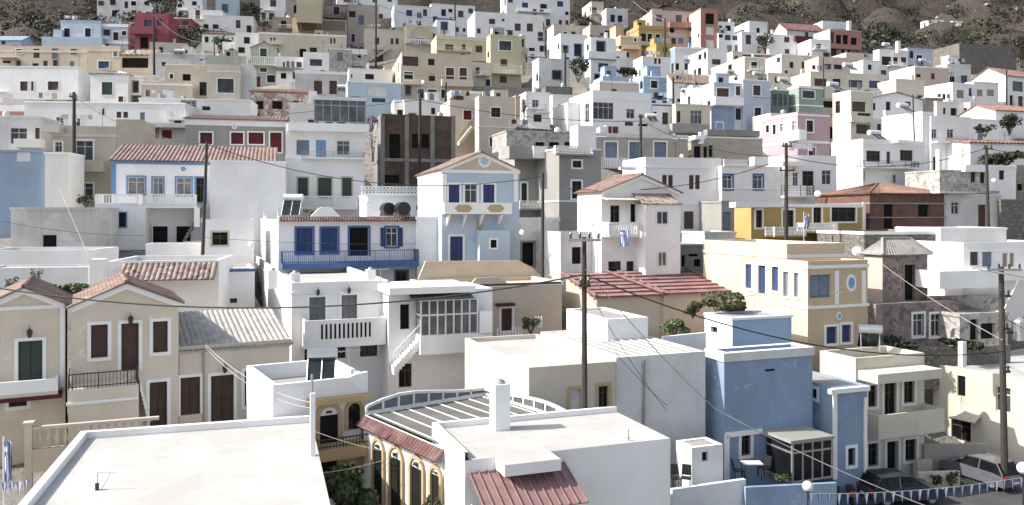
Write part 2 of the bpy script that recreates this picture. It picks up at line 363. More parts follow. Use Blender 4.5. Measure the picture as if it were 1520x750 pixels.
            if rg.random() < .75 and W > 3.2:
                u0 = rg.uniform(.1, W*.4); u1 = min(W-.1, u0+rg.uniform(2, 4)); zz = 2.75 if h > 5.2 else None
                if zz and not any(r[2] < zz < r[3] for r in s.hole['F']):
                    b3 = MB(); b3.box(u0, u1, -1.0, -.003, zz, zz+.15, wall); o3 = b3.build('balcony', s.root); b3 = MB(); b3.box(u0, u1, -1.0, -.96, zz+.85, zz+.92, 'trimwhite')
                    n3 = int((u1-u0)/.35)
                    for q3 in range(n3+1): x3 = u0+(u1-u0-.06)*q3/n3; b3.box(x3, x3+.05, -.99, -.95, zz+.151, zz+.85, 'trimwhite')
                    b3.build('railing', o3)
        if not cor and cat == 'house' and d > 52 and roof == 'flat' and random.Random(int(x0*3+yt)).random() < .65:
            rg = random.Random(int(x0+yt*5)); cor = [(yt+rg.uniform(.02, .05)*F/d+.07*F/d, rg.uniform(.12, .3), rg.choice((wall, wall, 'trimwhite')))]
            zz = 2.85
            if h > 5.4 and rg.random() < .7 and not any(r_[2] < zz+.1 and r_[3] > zz-.1 for k_ in 'FLR' for r_ in s.hole[k_]): cor.append((yb-zz*F/d, .14, rg.choice((wall, 'trimwhite'))))
        if cor:                    # cornice / string courses: (row at left corner, height m, material)
            for (yy, hh, mt) in cor:
                z = (yb-yy)/F*d; b2 = MB(); p = .07
                b2.box(-p, W+p, -p, -.002, z-hh/2, z+hh/2, mt); b2.box(-p, -.002, -.001, dep, z-hh/2, z+hh/2, mt); b2.box(W+.002, W+p, -.001, dep, z-hh/2, z+hh/2, mt)
                b2.build('cornice', s.root)
    # pixel -> local
    def loc(s, face, px, py, off=0.0):
        dv = s.Ri @ ray(px, py)
        if face == 'F': t = (off-s.O.y)/dv.y
        elif face == 'L': t = (off-s.O.x)/dv.x
        elif face == 'R': t = (s.w_-off-s.O.x)/dv.x
        else: t = (off-s.O.z)/dv.z
        return s.O+dv*t
    def rect(s, face, ax, ay, bx, by, off=0.0):
        mx = (ax+bx)/2
        p, q = s.loc(face, ax, (ay+by)/2, off), s.loc(face, bx, (ay+by)/2, off)
        z1, z0 = s.loc(face, mx, ay, off).z, s.loc(face, mx, by, off).z
        u = sorted((p.x, q.x) if face == 'F' else (p.y, q.y))
        return [u[0], u[1], z0, z1]
    def fmap(s, face):
        if face == 'F': return lambda u, dp, z: (u, dp, z)
        if face == 'L': return lambda u, dp, z: (dp, u, z)
        return lambda u, dp, z: (s.w_-dp, u, z)
    def face_grid(s, mb, face, U, z0, z1, mat, rec):
        holes = s.hole[face]; f = s.fmap(face)
        us = sorted({0, U, *[x for r in holes for x in r[:2]]}); zs = sorted({z0, z1, *[x for r in holes for x in r[2:]]})
        for i in range(len(us)-1):
            for j in range(len(zs)-1):
                cu, cz = (us[i]+us[i+1])/2, (zs[j]+zs[j+1])/2
                if any(r[0] < cu < r[1] and r[2] < cz < r[3] for r in holes): continue
                mb.face([f(us[i], 0, zs[j]), f(us[i+1], 0, zs[j]), f(us[i+1], 0, zs[j+1]), f(us[i], 0, zs[j+1])], mat)
        for a, b, c, e in holes:
            for (u1, za, u2, zb_) in ((a, c, a, e), (b, c, b, e), (a, c, b, c), (a, e, b, e)):
                mb.face([f(u1, 0, za), f(u2, 0, zb_), f(u2, rec+.1, zb_), f(u1, rec+.1, za)], mat)
    def window(s, face, r, fill, fr, ex):
        f = s.fmap(face); a, b, c, e = r
        def bx(mb, u0, u1, d0, d1, z0, z1, mt):
            p, q = f(u0, d0, z0), f(u1, d1, z1); mb.box(p[0], q[0], p[1], q[1], p[2], q[2], mt)
        door = (e-c) > 1.75 and c < .5 or ex == 'd'
        mb = MB(); rc = .13
        shut = fill in 'nbsrwtpvde'
        o = None
        if fill == 'o':
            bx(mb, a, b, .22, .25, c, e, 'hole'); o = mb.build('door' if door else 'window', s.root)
        elif shut:
            mid = (a+b)/2; mt = FILL[fill]
            if b-a > .75 and not s.far:
                for u0, u1 in ((a, mid-.012), (mid+.012, b)):
                    bx(mb, u0, u1, rc, rc+.05, c, e, mt)
                    if s.big:
                        for z0, z1 in ((c+.1, (c+e)/2-.05), ((c+e)/2+.05, e-.1)): bx(mb, u0+.09, u1-.09, rc-.022, rc, z0, z1, mt)
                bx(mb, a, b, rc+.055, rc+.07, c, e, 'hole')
            else: bx(mb, a, b, rc, rc+.05, c, e, mt)
            o = mb.build('door' if door else 'window', s.root)
        else:
            bx(mb, a, b, rc+.03, rc+.05, c, e, FILL[fill]); o = mb.build('window', s.root)
            if not s.far and b-a > .5:
                g = MB(); t = .05; fm = 'frame' if fill in 'gcu' else 'darkwood'
                for q in ((a, a+t, c, e), (b-t, b, c, e), (a+t, b-t, c, c+t), (a+t, b-t, e-t, e)): bx(g, q[0], q[1], rc-.02, rc+.028, q[2], q[3], fm)
                n = max(2, round((b-a)/.75))
                for k in range(1, n): u = a+(b-a)*k/n; bx(g, u-t/2, u+t/2, rc-.018, rc+.026, c+t, e-t, fm)
                if e-c > 1.0: bx(g, a+t, b-t, rc-.015, rc+.024, e-(e-c)*.3-t/2, e-(e-c)*.3+t/2, fm)
                g.build('frame', o)
        if fr and fr in SURR:
            t = min(.15, .12+.001*s.d); p = .05; g = MB(); mt = SURR[fr]
            for q in ((a-t, a, c-(0 if door else t), e+t), (b, b+t, c-(0 if door else t), e+t), (a, b, e, e+t)): bx(g, q[0], q[1], -p, .02, q[2], q[3], mt)
            if not door: bx(g, a, b, -p-.03, .02, c-t, c, mt)
            g.build('surround', o)
    def bal(s, x0, x1, yt, yb, st='s', p=1.1, mat=None, rail=None, name='balcony', face='F', slab=.16):
        """a balcony whose outer face spans the pixels; st: s solid, b balusters, r iron rail, w white rail, l lattice, g glass"""
        f = s.fmap(face); r = s.rect(face, x0, yt, x1, yb, -p); a, b, z0, z1 = r; mat = mat or s.wallm
        def bx(mb, u0, u1, d0, d1, zA, zB, mt):
            q, w = f(u0, d0, zA), f(u1, d1, zB); mb.box(q[0], w[0], q[1], w[1], q[2], w[2], mt)
        m1 = MB(); bx(m1, a, b, -p, -.004, z0, z0+slab, mat); o = m1.build(name, s.root)
        g = MB(); zs = z0+slab
        sides = [('f', a, b), ('l', -p, -.01), ('r', -p, -.01)]
        for sd, q0, q1 in sides:
            def put(u0, u1, n0, n1, zA, zB, mt):
                if sd == 'f': bx(g, u0, u1, -p+n0, -p+n1, zA, zB, mt)
                elif sd == 'l': bx(g, a+n0, a+n1, u0, u1, zA, zB, mt)
                else: bx(g, b-n1, b-n0, u0, u1, zA, zB, mt)
            if sd != 'f': q0 += .13
            L = q1-q0
            if st == 's': put(q0, q1, 0, .12, zs, z1, rail or mat)
            elif st == 'b':
                mt = rail or 'trimwhite'
                put(q0, q1, 0, .14, z1-.1, z1, mt); put(q0, q1, 0, .14, zs, zs+.08, mt)
                n = max(2, int(L/(.22 if s.d < 110 else .4)))
                for k in range(n+1):
                    u = q0+.05+(L-.1)*k/n; t = .045 if k % 8 else .08
                    put(u-t, u+t, .02, .12, zs+.08, z1-.1, mt)
                    if s.d < 75 and k % 8: put(u-.065, u+.065, .005, .135, zs+.2, zs+.38, mt)
            elif st in 'rwB':
                mt = rail or {'r': 'iron', 'w': 'trimwhite', 'B': 'ironblue'}[st]
                put(q0, q1, .02, .06, z1-.05, z1, mt); put(q0, q1, .02, .06, zs+.08, zs+.12, mt)
                n = max(2, int(L/(.14 if s.d < 90 else .35)))
                for k in range(n+1):
                    u = q0+.02+(L-.04)*k/n; t = .011 if k % 8 else .025
                    put(u-t, u+t, .03, .05, zs, z1-.05, mt)
            elif st == 'h':
                mt = rail or 'iron'
                for k in range(4): z = zs+(z1-zs)*(k+1)/4; put(q0, q1, .02, .05, z-.04, z, mt)
                n = max(2, int(L/1.6))
                for k in range(n+1): u = q0+.03+(L-.06)*k/n; put(u-.03, u+.03, .05, .08, zs, z1, mt)
            elif st == 'l':
                mt = rail or 'trimwhite'
                put(q0, q1, 0, .12, z1-.1, z1, mt); put(q0, q1, 0, .12, zs, zs+.1, mt)
                hh = z1-zs-.2; n = max(1, int(L/hh*1.6))
                for k in range(n):
                    u0, u1 = q0+L*k/n, q0+L*(k+1)/n; t = .06
                    for (A, B) in ((zs+.1, z1-.1), (z1-.1, zs+.1)):
                        pr = lambda u, z, tt: (f(u, -p+.02+.08*tt, z) if sd == 'f' else (f(a+.02+.08*tt, u, z) if sd == 'l' else f(b-.02-.08*tt, u, z)))
                        g.prism([(u0, A-t), (u0, A+t), (u1, B+t), (u1, B-t)], pr, mt)
                    put(u0-.03, u0+.03, .02, .1, zs+.1, z1-.1, mt)
        g.build('parapet' if st == 's' else 'railing', o)
        return o
    def box(s, name, mat, x0, y0, x1, y1, near, far, face='F', parent=None, label=None):
        """a block on a face: its near side spans the pixels; near/far are distances out of the wall (+ = toward viewer)"""
        f = s.fmap(face); a, b, c, e = s.rect(face, x0, y0, x1, y1, -near); mb = MB()
        p, q = f(a, -near, c), f(b, -far, e); mb.box(p[0], q[0], p[1], q[1], p[2], q[2], mat)
        o = mb.build(name, parent or s.root)
        if label: o['label'] = label
        return o
    def awn(s, name, mat, x0, y0, x1, y1, out, z_in, sp=.3, amp=.04, face='F'):
        """a sloping corrugated canopy: outer edge spans pixel (x0,y1)-(x1,y1), inner edge on the wall z_in metres higher"""
        r = s.rect(face, x0, y0, x1, y1, -out); f = s.fmap(face); mb = MB()
        mb.corr(f(r[0], -out, r[2]), f(r[1], -out, r[2]), f(r[1], -.005, r[2]+z_in), f(r[0], -.005, r[2]+z_in), mat, sp, amp, .04)
        return mb.build(name, s.root)
    def stairs(s, x0, y0, x1, y1, p=1.0, mat=None, n=12, rail=None):
        """outside stair along the front wall from pixel (x0,y0) to (x1,y1) (either may be the top)"""
        A, B = s.loc('F', x0, y0, -p), s.loc('F', x1, y1, -p); mb = MB(); mat = mat or s.wallm
        for k in range(n):
            u0, u1 = A.x+(B.x-A.x)*k/n, A.x+(B.x-A.x)*(k+1)/n; z = max(A.z+(B.z-A.z)*k/n, A.z+(B.z-A.z)*(k+1)/n)
            mb.box(u0, u1, -p, -.005, z-.5, z, mat)
        o = mb.build('stair', s.root)
        if rail:
            g = MB(); g.tube([(A.x, -p+.05, A.z+.9), (B.x, -p+.05, B.z+.9)], .03, rail)
            for k in range(n+1):
                t = k/n; x, z = A.x+(B.x-A.x)*t, A.z+(B.z-A.z)*t; g.tube([(x, -p+.05, z-.1), (x, -p+.05, z+.9)], .015, rail, 4)
            g.build('railing', o)
        return o
    def world(s, v): return s.P+s.R @ Vector(v)
    def roofpt(s, u, v, par=.35): return s.world((u*s.w_, v*s.dep, s.h-par))
# ------------------------------------------------------------------ extra parts on houses
def pane(h, x0, y0, x1, y1, near, fill, fr=None, name='window', face='F'):
    """a window or door on a block that stands `near` metres out of the wall"""
    a, b, c, e = h.rect(face, x0, y0, x1, y1, -near); f = h.fmap(face); mb = MB()
    def bx(m, u0, u1, n0, n1, z0, z1, mt):
        p, q = f(u0, -n0, z0), f(u1, -n1, z1); m.box(p[0], q[0], p[1], q[1], p[2], q[2], mt)
    bx(mb, a, b, near-.05, near+.012, c, e, FILL[fill]); o = mb.build(name, h.root)
    g = MB(); t = .11; mt = SURR.get(fr, 'frame')
    for q in ((a-t, a, c-t, e+t), (b, b+t, c-t, e+t), (a, b, e, e+t), (a, b, c-t, c)): bx(g, q[0], q[1], near-.05, near+.06, q[2], q[3], mt)
    if fill in 'kgc' and b-a > .6: bx(g, (a+b)/2-.03, (a+b)/2+.03, near, near+.03, c, e, 'frame')
    g.build('surround', o); return o
def glaz(h, x0, y0, x1, y1, near, far, nx, bars=(.0, .55, 1), gl='glasspale', fm='frame', name='veranda', face='F'):
    """a glazed veranda: panes between slim bars on its front and both ends"""
    a, b, c, e = h.rect(face, x0, y0, x1, y1, -near); mb = MB(); g = MB(); t = .045; f = h.fmap(face)
    def bx(m, u0, u1, n0, n1, z0, z1, mt):
        p, q = f(u0, -n0, z0), f(u1, -n1, z1); m.box(p[0], q[0], p[1], q[1], p[2], q[2], mt)
    bx(mb, a+.03, b-.03, near-.04, near-.06, c, e, gl)
    for u in (a+.04, b-.06): bx(mb, u, u+.02, near-.061, far, c, e, gl)
    for k in range(nx+1):
        u = a+t+(b-a-2*t)*k/nx; bx(g, u-t, u+t, near, near-.09, c, e, fm)
    for q in bars: z = c+(e-c)*q; bx(g, a+.002, b-.002, near+.012, near-.078, z-t, z+t, fm); [bx(g, u-t, u+t, near-.1, far, z-t, z+t, fm) for u in (a+t, b-t)]
    o = mb.build(name, h.root); g.build('frame', o); return o
def arch(h, face, x0, y0, x1, y1, ring='trimochre', fill='hole', fan=True, name='door', rw=.2):
    """an arched opening with a painted surround and a fanlight"""
    a, b, c, e = h.rect(face, x0, y0, x1, y1); f = h.fmap(face); r = (b-a)/2; cx = (a+b)/2; zs = e-r; n = 14
    arc = [(cx-math.cos(math.pi*k/n)*r, zs+math.sin(math.pi*k/n)*r) for k in range(n+1)]
    aro = [(cx-math.cos(math.pi*k/n)*(r+rw), zs+math.sin(math.pi*k/n)*(r+rw)) for k in range(n+1)]
    mb = MB(); mb.prism([(a, c)]+arc+[(b, c)], lambda u, z, t: f(u, -.012*t-.002, z), fill); o = mb.build(name, h.root)
    g = MB(); inn = [(a, c)]+arc+[(b, c)]; out = [(a-rw, c)]+aro+[(b+rw, c)]
    for k in range(len(inn)-1):
        g.prism([inn[k], out[k], out[k+1], inn[k+1]], lambda u, z, t: f(u, -.11*t-.001, z), ring)
    g.build('surround', o)
    if fan:
        q = MB(); arc2 = [(cx-math.cos(math.pi*k/n)*r*.96, zs+.05+math.sin(math.pi*k/n)*r*.9) for k in range(n+1)]
        q.prism(arc2, lambda u, z, t: f(u, -.03*t-.013, z), 'trimwhite'); q.build('fanlight', o)
        q2 = MB(); q2.prism([(cx-.13, zs+.15), (cx+.13, zs+.15), (cx+.1, zs+.6*r), (cx-.1, zs+.6*r)], lambda u, z, t: f(u, -.1*t-.045, z), 'iron'); q2.build('lantern', o)
    return o
def profile_wall(h, pts, off, thick, name='parapet', mat=None, zlow=None):
    """a parapet with a shaped top: pixels traced on the plane `off` metres behind the front"""
    P = [h.loc('F', x, y, off) for x, y in pts]; zl = zlow if zlow is not None else h.h-.4
    mb = MB(); mb.prism([(P[0].x, zl)]+[(p.x, p.z) for p in P]+[(P[-1].x, zl)], lambda u, z, t: (u, off+thick*t, z), mat or h.wallm)
    return mb.build(name, h.root)
def lantern(h, x, y, face='F'):
    p = h.loc(face, x, y, -.2); mb = MB(); f = h.fmap(face)
    mb.lathe(p.x, p.y, [(.02, p.z+.22), (.10, p.z+.12), (.12, p.z+.05), (.08, p.z-.15), (.03, p.z-.2)], 'iron', 6)
    mb.tube([(p.x, p.y+.2, p.z+.25), (p.x, p.y, p.z+.3), (p.x, p.y, p.z+.2)], .015, 'iron', 4); mb.build('lantern', h.root)
def ring(h, x, y, r, mat, mat2, oval=1.0):
    p = h.loc('F', x, y, 0); mb = MB(); n = 20
    for rr, mt, d in ((r, mat, .05), (r*.66, mat2, .07)):
        mb.prism([(p.x+rr*math.cos(2*math.pi*k/n), p.z+rr*oval*math.sin(2*math.pi*k/n)) for k in range(n)], lambda u, z, t: (u, -.001-d*t, z), mt)
    mb.build('medallion', h.root)

# ------------------------------------------------------------------ foreground
h1 = H('broad flat white roof in the nearest left corner with a bare deck and thin antenna', 'white', -30, 496, 816, 1176, 20, 17, dep=11.5, rc='deckwhite', par=.26, pside='LB', pt=.24, top='trimwhite')
h2 = H('white flat roofed block at the bottom centre with the dark red metal awning', 'white', 690, 995, 674, 900, 27, 20, dep=4.4, rc='deckwhite', par=.22, pside='LB', top='trimwhite', pt=.18)
q_ = h2.rect('F', 749, 692, 833, 707, -.95); mb = MB(); mb.box(q_[0], q_[1], -.95, -.003, h2.h-.6, h2.h-.221, 'white'); mb.face([(q_[0], -.95, h2.h-.217), (q_[1], -.95, h2.h-.217), (q_[1], .02, h2.h-.217), (q_[0], .02, h2.h-.217)], 'deckwhite'); mb.build('roof_slab', h2.root)
mb = MB(); xa, xb, z0_, z1_ = .12, q_[1]+.55, h2.h-1.42, h2.h-.66
mb.corr((xa, -1.9, z0_), (xb, -1.9, z0_), (xb, -.004, z1_), (xa, -.004, z1_), 'awning', 2, 0.0, .03)
for k in range(12): x = xa+.03+(xb-xa-.06)*k/11; mb.tube([(x, -1.92, z0_+.035), (x, -.01, z1_+.035)], .028, 'awning', 5)
mb.build('awning', h2.root)
mb = MB(); mb.tube([(xa+.1, -1.8, z0_-.05), (xa+.1, -1.8, z0_-2.4)], .04, 'frame'); mb.tube([(xa+.1, -1.8, z0_-.3), (xa+.1, -.01, z0_-.3)], .03, 'frame'); mb.build('awning_frame', h2.root)
h3 = H('white wing with ochre arches and a striped roof terrace beside the bottom centre block', 'white', 657, 850, 665, 860, 29.5, 37, dep=6.3, rc='slab', par=.02, cat='house')
sm = MB()
for k in range(8): x = .35+k*.8; sm.box(x, x+.05, .1, 6.2, h3.h-.02+.004, h3.h+.012, 'trimwhite')
for y in (.15, 6.1): sm.box(.1, 6.2, y, y+.06, h3.h-.02+.004, h3.h+.009, 'trimwhite')
sm.build('roof_seams', h3.root)
tb = MB(); tb.corr((-.40, -.1, h3.h-.42), (-.40, 6.3, h3.h-.42), (-.005, 6.3, h3.h-.06), (-.005, -.1, h3.h-.06), 'tiledark', .22, .05); tb.build('tile_eave', h3.root)
for x0, y0, x1, y1 in ((556, 654, 570, 770), (581, 665, 598, 780), (612, 680, 629, 790), (642, 695, 655, 800)): arch(h3, 'L', x0, y0, x1, y1, rw=.13)
def terrace_rail(h, ux0, ux1, y, along, hump):
    """white frames with dark and frosted panels round the roof terrace"""
    mb = MB(); g = MB(); n = 8; zb = h.h
    for k in range(n):
        t0, t1 = k/n, (k+1)/n; H0 = .30+hump*math.sin(math.pi*t0**.6)**2; H1 = .30+hump*math.sin(math.pi*t1**.6)**2
        a, b = ux0+(ux1-ux0)*t0, ux0+(ux1-ux0)*t1
        mp = (lambda u, z, t: (u, y+.05*t, z)) if along else (lambda u, z, t: (y+.05*t, u, z))
        mp2 = (lambda u, z, t: (u, y-.04+.13*t, z)) if along else (lambda u, z, t: (y-.04+.13*t, u, z))
        mb.prism([(a, zb), (b, zb), (b, zb+H1), (a, zb+H0)], mp, 'greyshut' if along else 'glasspale')
        g.prism([(a-.05, zb), (a+.05, zb), (a+.05, zb+H0), (a-.05, zb+H0)], mp2, 'frame')
        g.prism([(a, zb+H0-.06), (b, zb+H1-.06), (b, zb+H1+.06), (a, zb+H0+.06)], mp2, 'frame'); g.prism([(a+.05, zb), (b-.05, zb), (b-.05, zb+.12), (a+.05, zb+.12)], mp2, 'frame')
    o = mb.build('terrace_parapet', h.root); g.build('frame', o)
terrace_rail(h3, .1, 6.2, 6.22, True, .34); terrace_rail(h3, .1, 6.2, 6.2, False, .2)

h4 = H('white house with an ochre arched door and small arched window behind the nearest roof', 'white', 405, 546, 572, 760, 33.2, 30, dep=5, rc='deckgrey', par=.7)
profile_wall(h4, [(405, 575), (470, 571), (505, 566), (528, 556), (546, 552)], -.02, .22)
h4.box('cornice', 'trimochre', 458, 590, 552, 599, .35, .003)
arch(h4, 'F', 474, 604, 501, 740); arch(h4, 'F', 516, 598, 534, 637, name='window', fill='glass', fan=False, rw=.13)
h4.bal(470, 549, 649, 682, 'r', 1.0, 'trimochre', slab=.5); h4.box('dado', 'trimochre', 500, 678, 546, 705, .04, .002)

h5 = H('buff gabled house with a dark green door at the left edge', 'buff', -28, 97, 456, 672, 34.8, 28, dep=6, roof='gf', rc='tilepale', ya=430, tsp=.24,
       w='27,506,63,566eWd 13,590,40,603kW', cor=[(460, .16, 'trimwhite')])
h5.bal(-20, 86, 566, 590, 's', .9, 'buff', 'trimwhite'); h5.box('eave_board', 'maroon', -20, 590, 92, 596, .95, .003); lantern(h5, 44, 495)
h5.box('corner_strip', 'trimwhite', 89, 452, 96, 575, .05, .002)
h6 = H('buff gabled house with three brown shuttered openings in white frames and a terrace', 'buff', 106, 265, 455, 668, 36.2, 28, dep=6, roof='gf', rc='tilepale', ya=424, tsp=.24,
       w='135,482,160,531nW 180,480,206,549nWd 227,477,249,523nW 222,567,248,640nWd 153,605,171,640n')
h6.box('terrace', 'buff', 101, 577, 206, 690, 1.5, .003); h6.bal(101, 206, 552, 577, 'r', 1.5, 'buff', slab=.05); lantern(h6, 194, 475)
h6.stairs(222, 622, 208, 566, .9, 'trimwhite', 9)
h6.box('pipe', 'trimwhite', 98, 594, 205, 598, 1.6, 1.502)
h7 = H('low buff house with a pale corrugated lean-to roof and three brown doors', 'buff', 266, 430, 522, 655, 38.6, 28, dep=5, roof='lean', rc='fibre', rise=1.25, tsp=.26, ov=.15,
       w='268,560,297,616nWd 313,557,347,640nWd 363,550,390,602nW', cor=[(520, .35, 'sand')])
h7.box('downpipe', 'grey', 301, 520, 304, 640, .1, .003); lantern(h7, 334, 548)

h8 = H('cream block with a bright white flat deck and brown framed window beside the tall pole', 'cream', 785, 914, 546, 720, 36, 21, xl=690, rc='deckwhite', par=.22,
       w='846,578,862,640wO 888,573,903,609kO')
h9 = H('pale grey bare wall block with thin wires pinned to it right of the cream block', 'palegrey', 914.5, 1047, 531, 740, 37.7, 21, dep=9, rc='deck', par=.03)
sm = MB()
for k in range(9): x = .3+k*.5; sm.box(x, x+.06, .3, 8.6, h9.h-.028, h9.h-.004, 'trimwhite')
sm.build('roof_seams', h9.root); h9.box('downpipe', 'grey', 955, 534, 958, 700, .09, .003)
h10 = H('small white hut with one tiny window at the foot of the pale grey wall', 'white', 1027, 1073, 665, 760, 36.3, 21, dep=1.3, rc='deckgrey', par=.05, w='1042,671,1051,685kN', name='outhouse')
h11 = H('mid blue house with a white capped flat roof and glazed porch', 'midblue', 1075, 1206, 525, 760, 39, 21, xl=1047, rc='deck', par=.3, top='trimwhite', pt=.35,
        w='1100,645,1114,676kW', cor=[(531, .42, 'palegrey')])
h11.box('doorframe', 'trimwhite', 1078, 640, 1132, 647, .1, .003); h11.box('corner_strip', 'trimwhite', 1077, 647, 1083, 735, .1, .003)
glaz(h11, 1176, 655, 1236, 712, 2.0, .1, 4, (0, .75, 1), 'glass', 'galv', 'porch'); h11.box('porch_roof', 'grey', 1174, 651, 1239, 655, 2.1, .003)
h11.box('vent', 'hole', 1136, 548, 1150, 551, .02, .001)
h12 = H('lower mid blue wing with a white corner strip and tiny square window', 'midblue', 1238, 1287, 576, 760, 40.4, 21, dep=4, rc='deckgrey', par=.06, w='1258,665,1269,691kW', l='1204,577,1213,591kW')
h12.box('corner_strip', 'trimwhite', 1237, 584, 1243, 712, .06, .002); h12.box('roof_edge', 'trimwhite', 1234, 576, 1292, 583, .25, .003); h12.box('downpipe', 'trimwhite', 1284, 590, 1287.5, 740, .1, .003)
h13 = H('ivory house with a deep canopy and a solid balcony above the parked cars', 'ivory', 1270, 1372, 532, 780, 44, 21, xl=1217, rc='deck', par=.5,
        w='1288,572,1301,604kW 1312,568,1330,620kWd 1341,566,1357,598kW 1288,658,1303,692kW 1316,655,1333,712oW 1343,652,1360,684kW')
h13.box('canopy', 'ivory', 1303, 552, 1399, 566, 1.4, .003); h13.bal(1304, 1402, 612, 647, 's', 1.4); h13.box('yard_wall', 'ivory', 1362, 684, 1384, 740, .6, .3)
h14 = H('ivory long house wall with a diagonal shadow beyond the right transformer pole', 'ivory', 1590, 1760, 573, 720, 44.2, 32, xl=1385, gl=True, rc='deckwhite', par=.1, l='1421,558,1433,588kN 1412,624,1441,654kN 1478,575,1500,612gN')
h14.awn('awning', 'canvas', 1408, 612, 1446, 624, .8, .35, .3, .02, 'L')
h15 = H('white house with grey shutters over a slotted solid balcony', 'white', 433, 576, 420, 610, 46, 21, xl=376, rc='deckwhite', par=.45, top='trimwhite',
        w='459,441,483,480pWd 507,438,530,477pWd 534,508,560,529kW 498,512,513,532kN 452,518,478,545kN', cor=[(436, .1, 'white')])
b_ = h15.bal(452, 573, 474, 515, 's', 1.3)
sl = MB(); a, b, c, e = h15.rect('F', 478, 480, 549, 502, -1.3)
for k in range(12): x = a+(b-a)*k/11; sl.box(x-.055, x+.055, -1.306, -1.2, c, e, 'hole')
sl.build('slots', b_); lantern(h15, 472, 434); lantern(h15, 518, 431)
h16 = H('white house with a glazed upper veranda and a small outside stair', 'white', 577, 731, 433, 600, 46.2, 21, dep=5, rc='deckwhite', par=.05, w='594,452,608,489oN 592,540,611,575k')
h16.box('roof_slab', 'trimwhite', 578, 426, 706, 436, 1.5, -3); h16.box('porch', 'white', 624, 497, 731, 524, 1.3, .003); h16.box('side_wall', 'white', 712, 462, 731, 497, 1.3, .003)
glaz(h16, 624, 445, 710, 497, 1.25, .1, 7, (0, .58, 1), 'glasspale', 'frame', 'veranda'); h16.awn('awning', 'awngrn', 612, 430, 704, 444, 1.7, .5, .2, .025)
h16.stairs(585, 548, 624, 505, .9, 'white', 10, 'frame')
h17 = H('beige low building with a shaped rear parapet and one white framed window', 'beige', 640, 834, 424, 540, 53, 21, dep=5.5, rc='beige', par=.3, w='744,458,760,491nW')
profile_wall(h17, [(622, 412), (632, 388), (770, 387), (790, 397), (800, 407), (815, 409), (832, 403), (842, 403)], 5.5, .25, zlow=h17.h-.6)
profile_wall(h17, [(700, 421), (707, 413), (740, 411), (752, 419)], .02, .2)
h17.box('canopy', 'maroon', 739, 451, 765, 455, .5, .003)
h17.box('painted_eave_shadow', 'darkwood', 660, 421, 833, 424, .12, .002)  # dark strip standing in for the shade along the roof ledge
h18 = H('peach two storey house with a long sunlit side of tall blue windows', 'peachlit', 1168, 1254, 362, 520, 52, 22, xl=1044, rc='deckwhite', par=.5, top='trimwhite', cor=[(381, .22, 'trimwhite')],  # paler peach throughout, sunlight put into the wall colour
        l='1107,392,1116,428bW 1126,394,1137,436bWd 1146,396,1156,432bW')
h19 = H('peach front bay with an oval blue window and blue grilled window', 'peach', 1199, 1288, 388, 530, 48.5, 22, xl=1161, rc='peach', par=.25, side='peachlit', w='1202,408,1233,442sN 1226,485,1242,510bW 1249,482,1263,508bW', l='1163,403,1171,440sW 1179,405,1186,441sW',  # side wall in the paler peach that has sunlight painted in
        cor=[(397, .2, 'trimwhite'), (457, .18, 'trimwhite')])
ring(h19, 1263, 420, .38, 'trimwhite', 'doorblue', 1.4); ring(h19, 1245, 469, .2, 'trimwhite', 'doorblue', 1.2)
for x in (1243, 1283): h19.box('pilaster', 'trimwhite', x-2.5, 402, x+2.5, 452, .08, .002)
h20 = H('low beige house with the smaller red tiled roof behind the tall crossarm pole', 'beige', 886, 985, 442, 500, 54, 21, dep=5, roof='none', rc='tilepink')
h21 = H('low beige house with the broader red tiled roof beside the peach house', 'beige', 985.5, 1092, 437, 500, 55.6, 21, dep=5, roof='none', rc='tilepink')
for hh, hipl in ((h20, 0), (h21, 1.6)):
    rb = MB(); h_, W_ = hh.h, hh.w_; rs = 1.25; n = 7
    for k in range(n):     # courses of tile stepped like weatherboards
        t0, t1 = k/n, (k+1)/n; y0, y1 = -.3+5.5*t0, -.3+5.5*t1; z0, z1 = h_+rs*t0, h_+rs*t1-.02
        xl = -.2-hipl*t0*.9; xr = W_+.2-1.0*t0
        rb.corr((xl, y0, z0+.1), (xr, y0, z0+.1), (xr-.1, y1, z1+.02), (xl-.1, y1, z1+.02), 'tilepink', .2, .03, .12)
    for x in (-.2, W_+.2): rb.tube([(x, -.3, h_+.15), (x-(hipl if x < 0 else 1.0), 5.2, h_+rs+.1)], .11, 'tilepink')
    for x in (.05, W_-.3): rb.face([(x, .1, h_), (x, 5.0, h_), (x, 5.0, h_+rs-.15)], 'beige')
    rb.face([(.05, 4.9, h_), (W_-.3, 4.9, h_), (W_-.3, 4.9, h_+rs-.15), (.05, 4.9, h_+rs-.15)], 'beige')
    rb.build('roof', hh.root)
h22 = H('small white rooftop tank house behind the cream block', 'white', 902, 962, 474, 520, 43, 21, xl=841, rc='deckgrey', par=.12, name='outhouse')
h23 = H('little white and blue roof hut in front of the peach house', 'skyblue', 1087, 1175, 472, 530, 45.5, 21, xl=1046, rc='deck', par=.12, side='white', l='1056,485,1066,494kW', top='trimwhite', cor=[(474, .14, 'trimwhite')], name='outhouse')
h24 = H('derelict pink plastered hut with a pale hipped roof and black doorway', 'peelpink', 1310, 1377, 379, 480, 56, 21, xl=1283, roof='hip', rc='tilegrey', rise=1.1, side='palepink', w='1342,393,1358,446oK', tsp=.25)
h25 = H('ruined lower house of stained pink plaster with two barred windows', 'peelpink', 1300, 1424, 452, 545, 53, 21, dep=6, rc='concrete', par=.2, w='1355,466,1371,499gW 1381,466,1399,499gW')
h26 = H('grey tumbledown shed beside the transformer pole', 'peelgrey', 1424.5, 1496, 466, 540, 53.5, 18, dep=5, rc='concrete', par=.1, w='1440,474,1452,505oN 1456,480,1477,503oN')
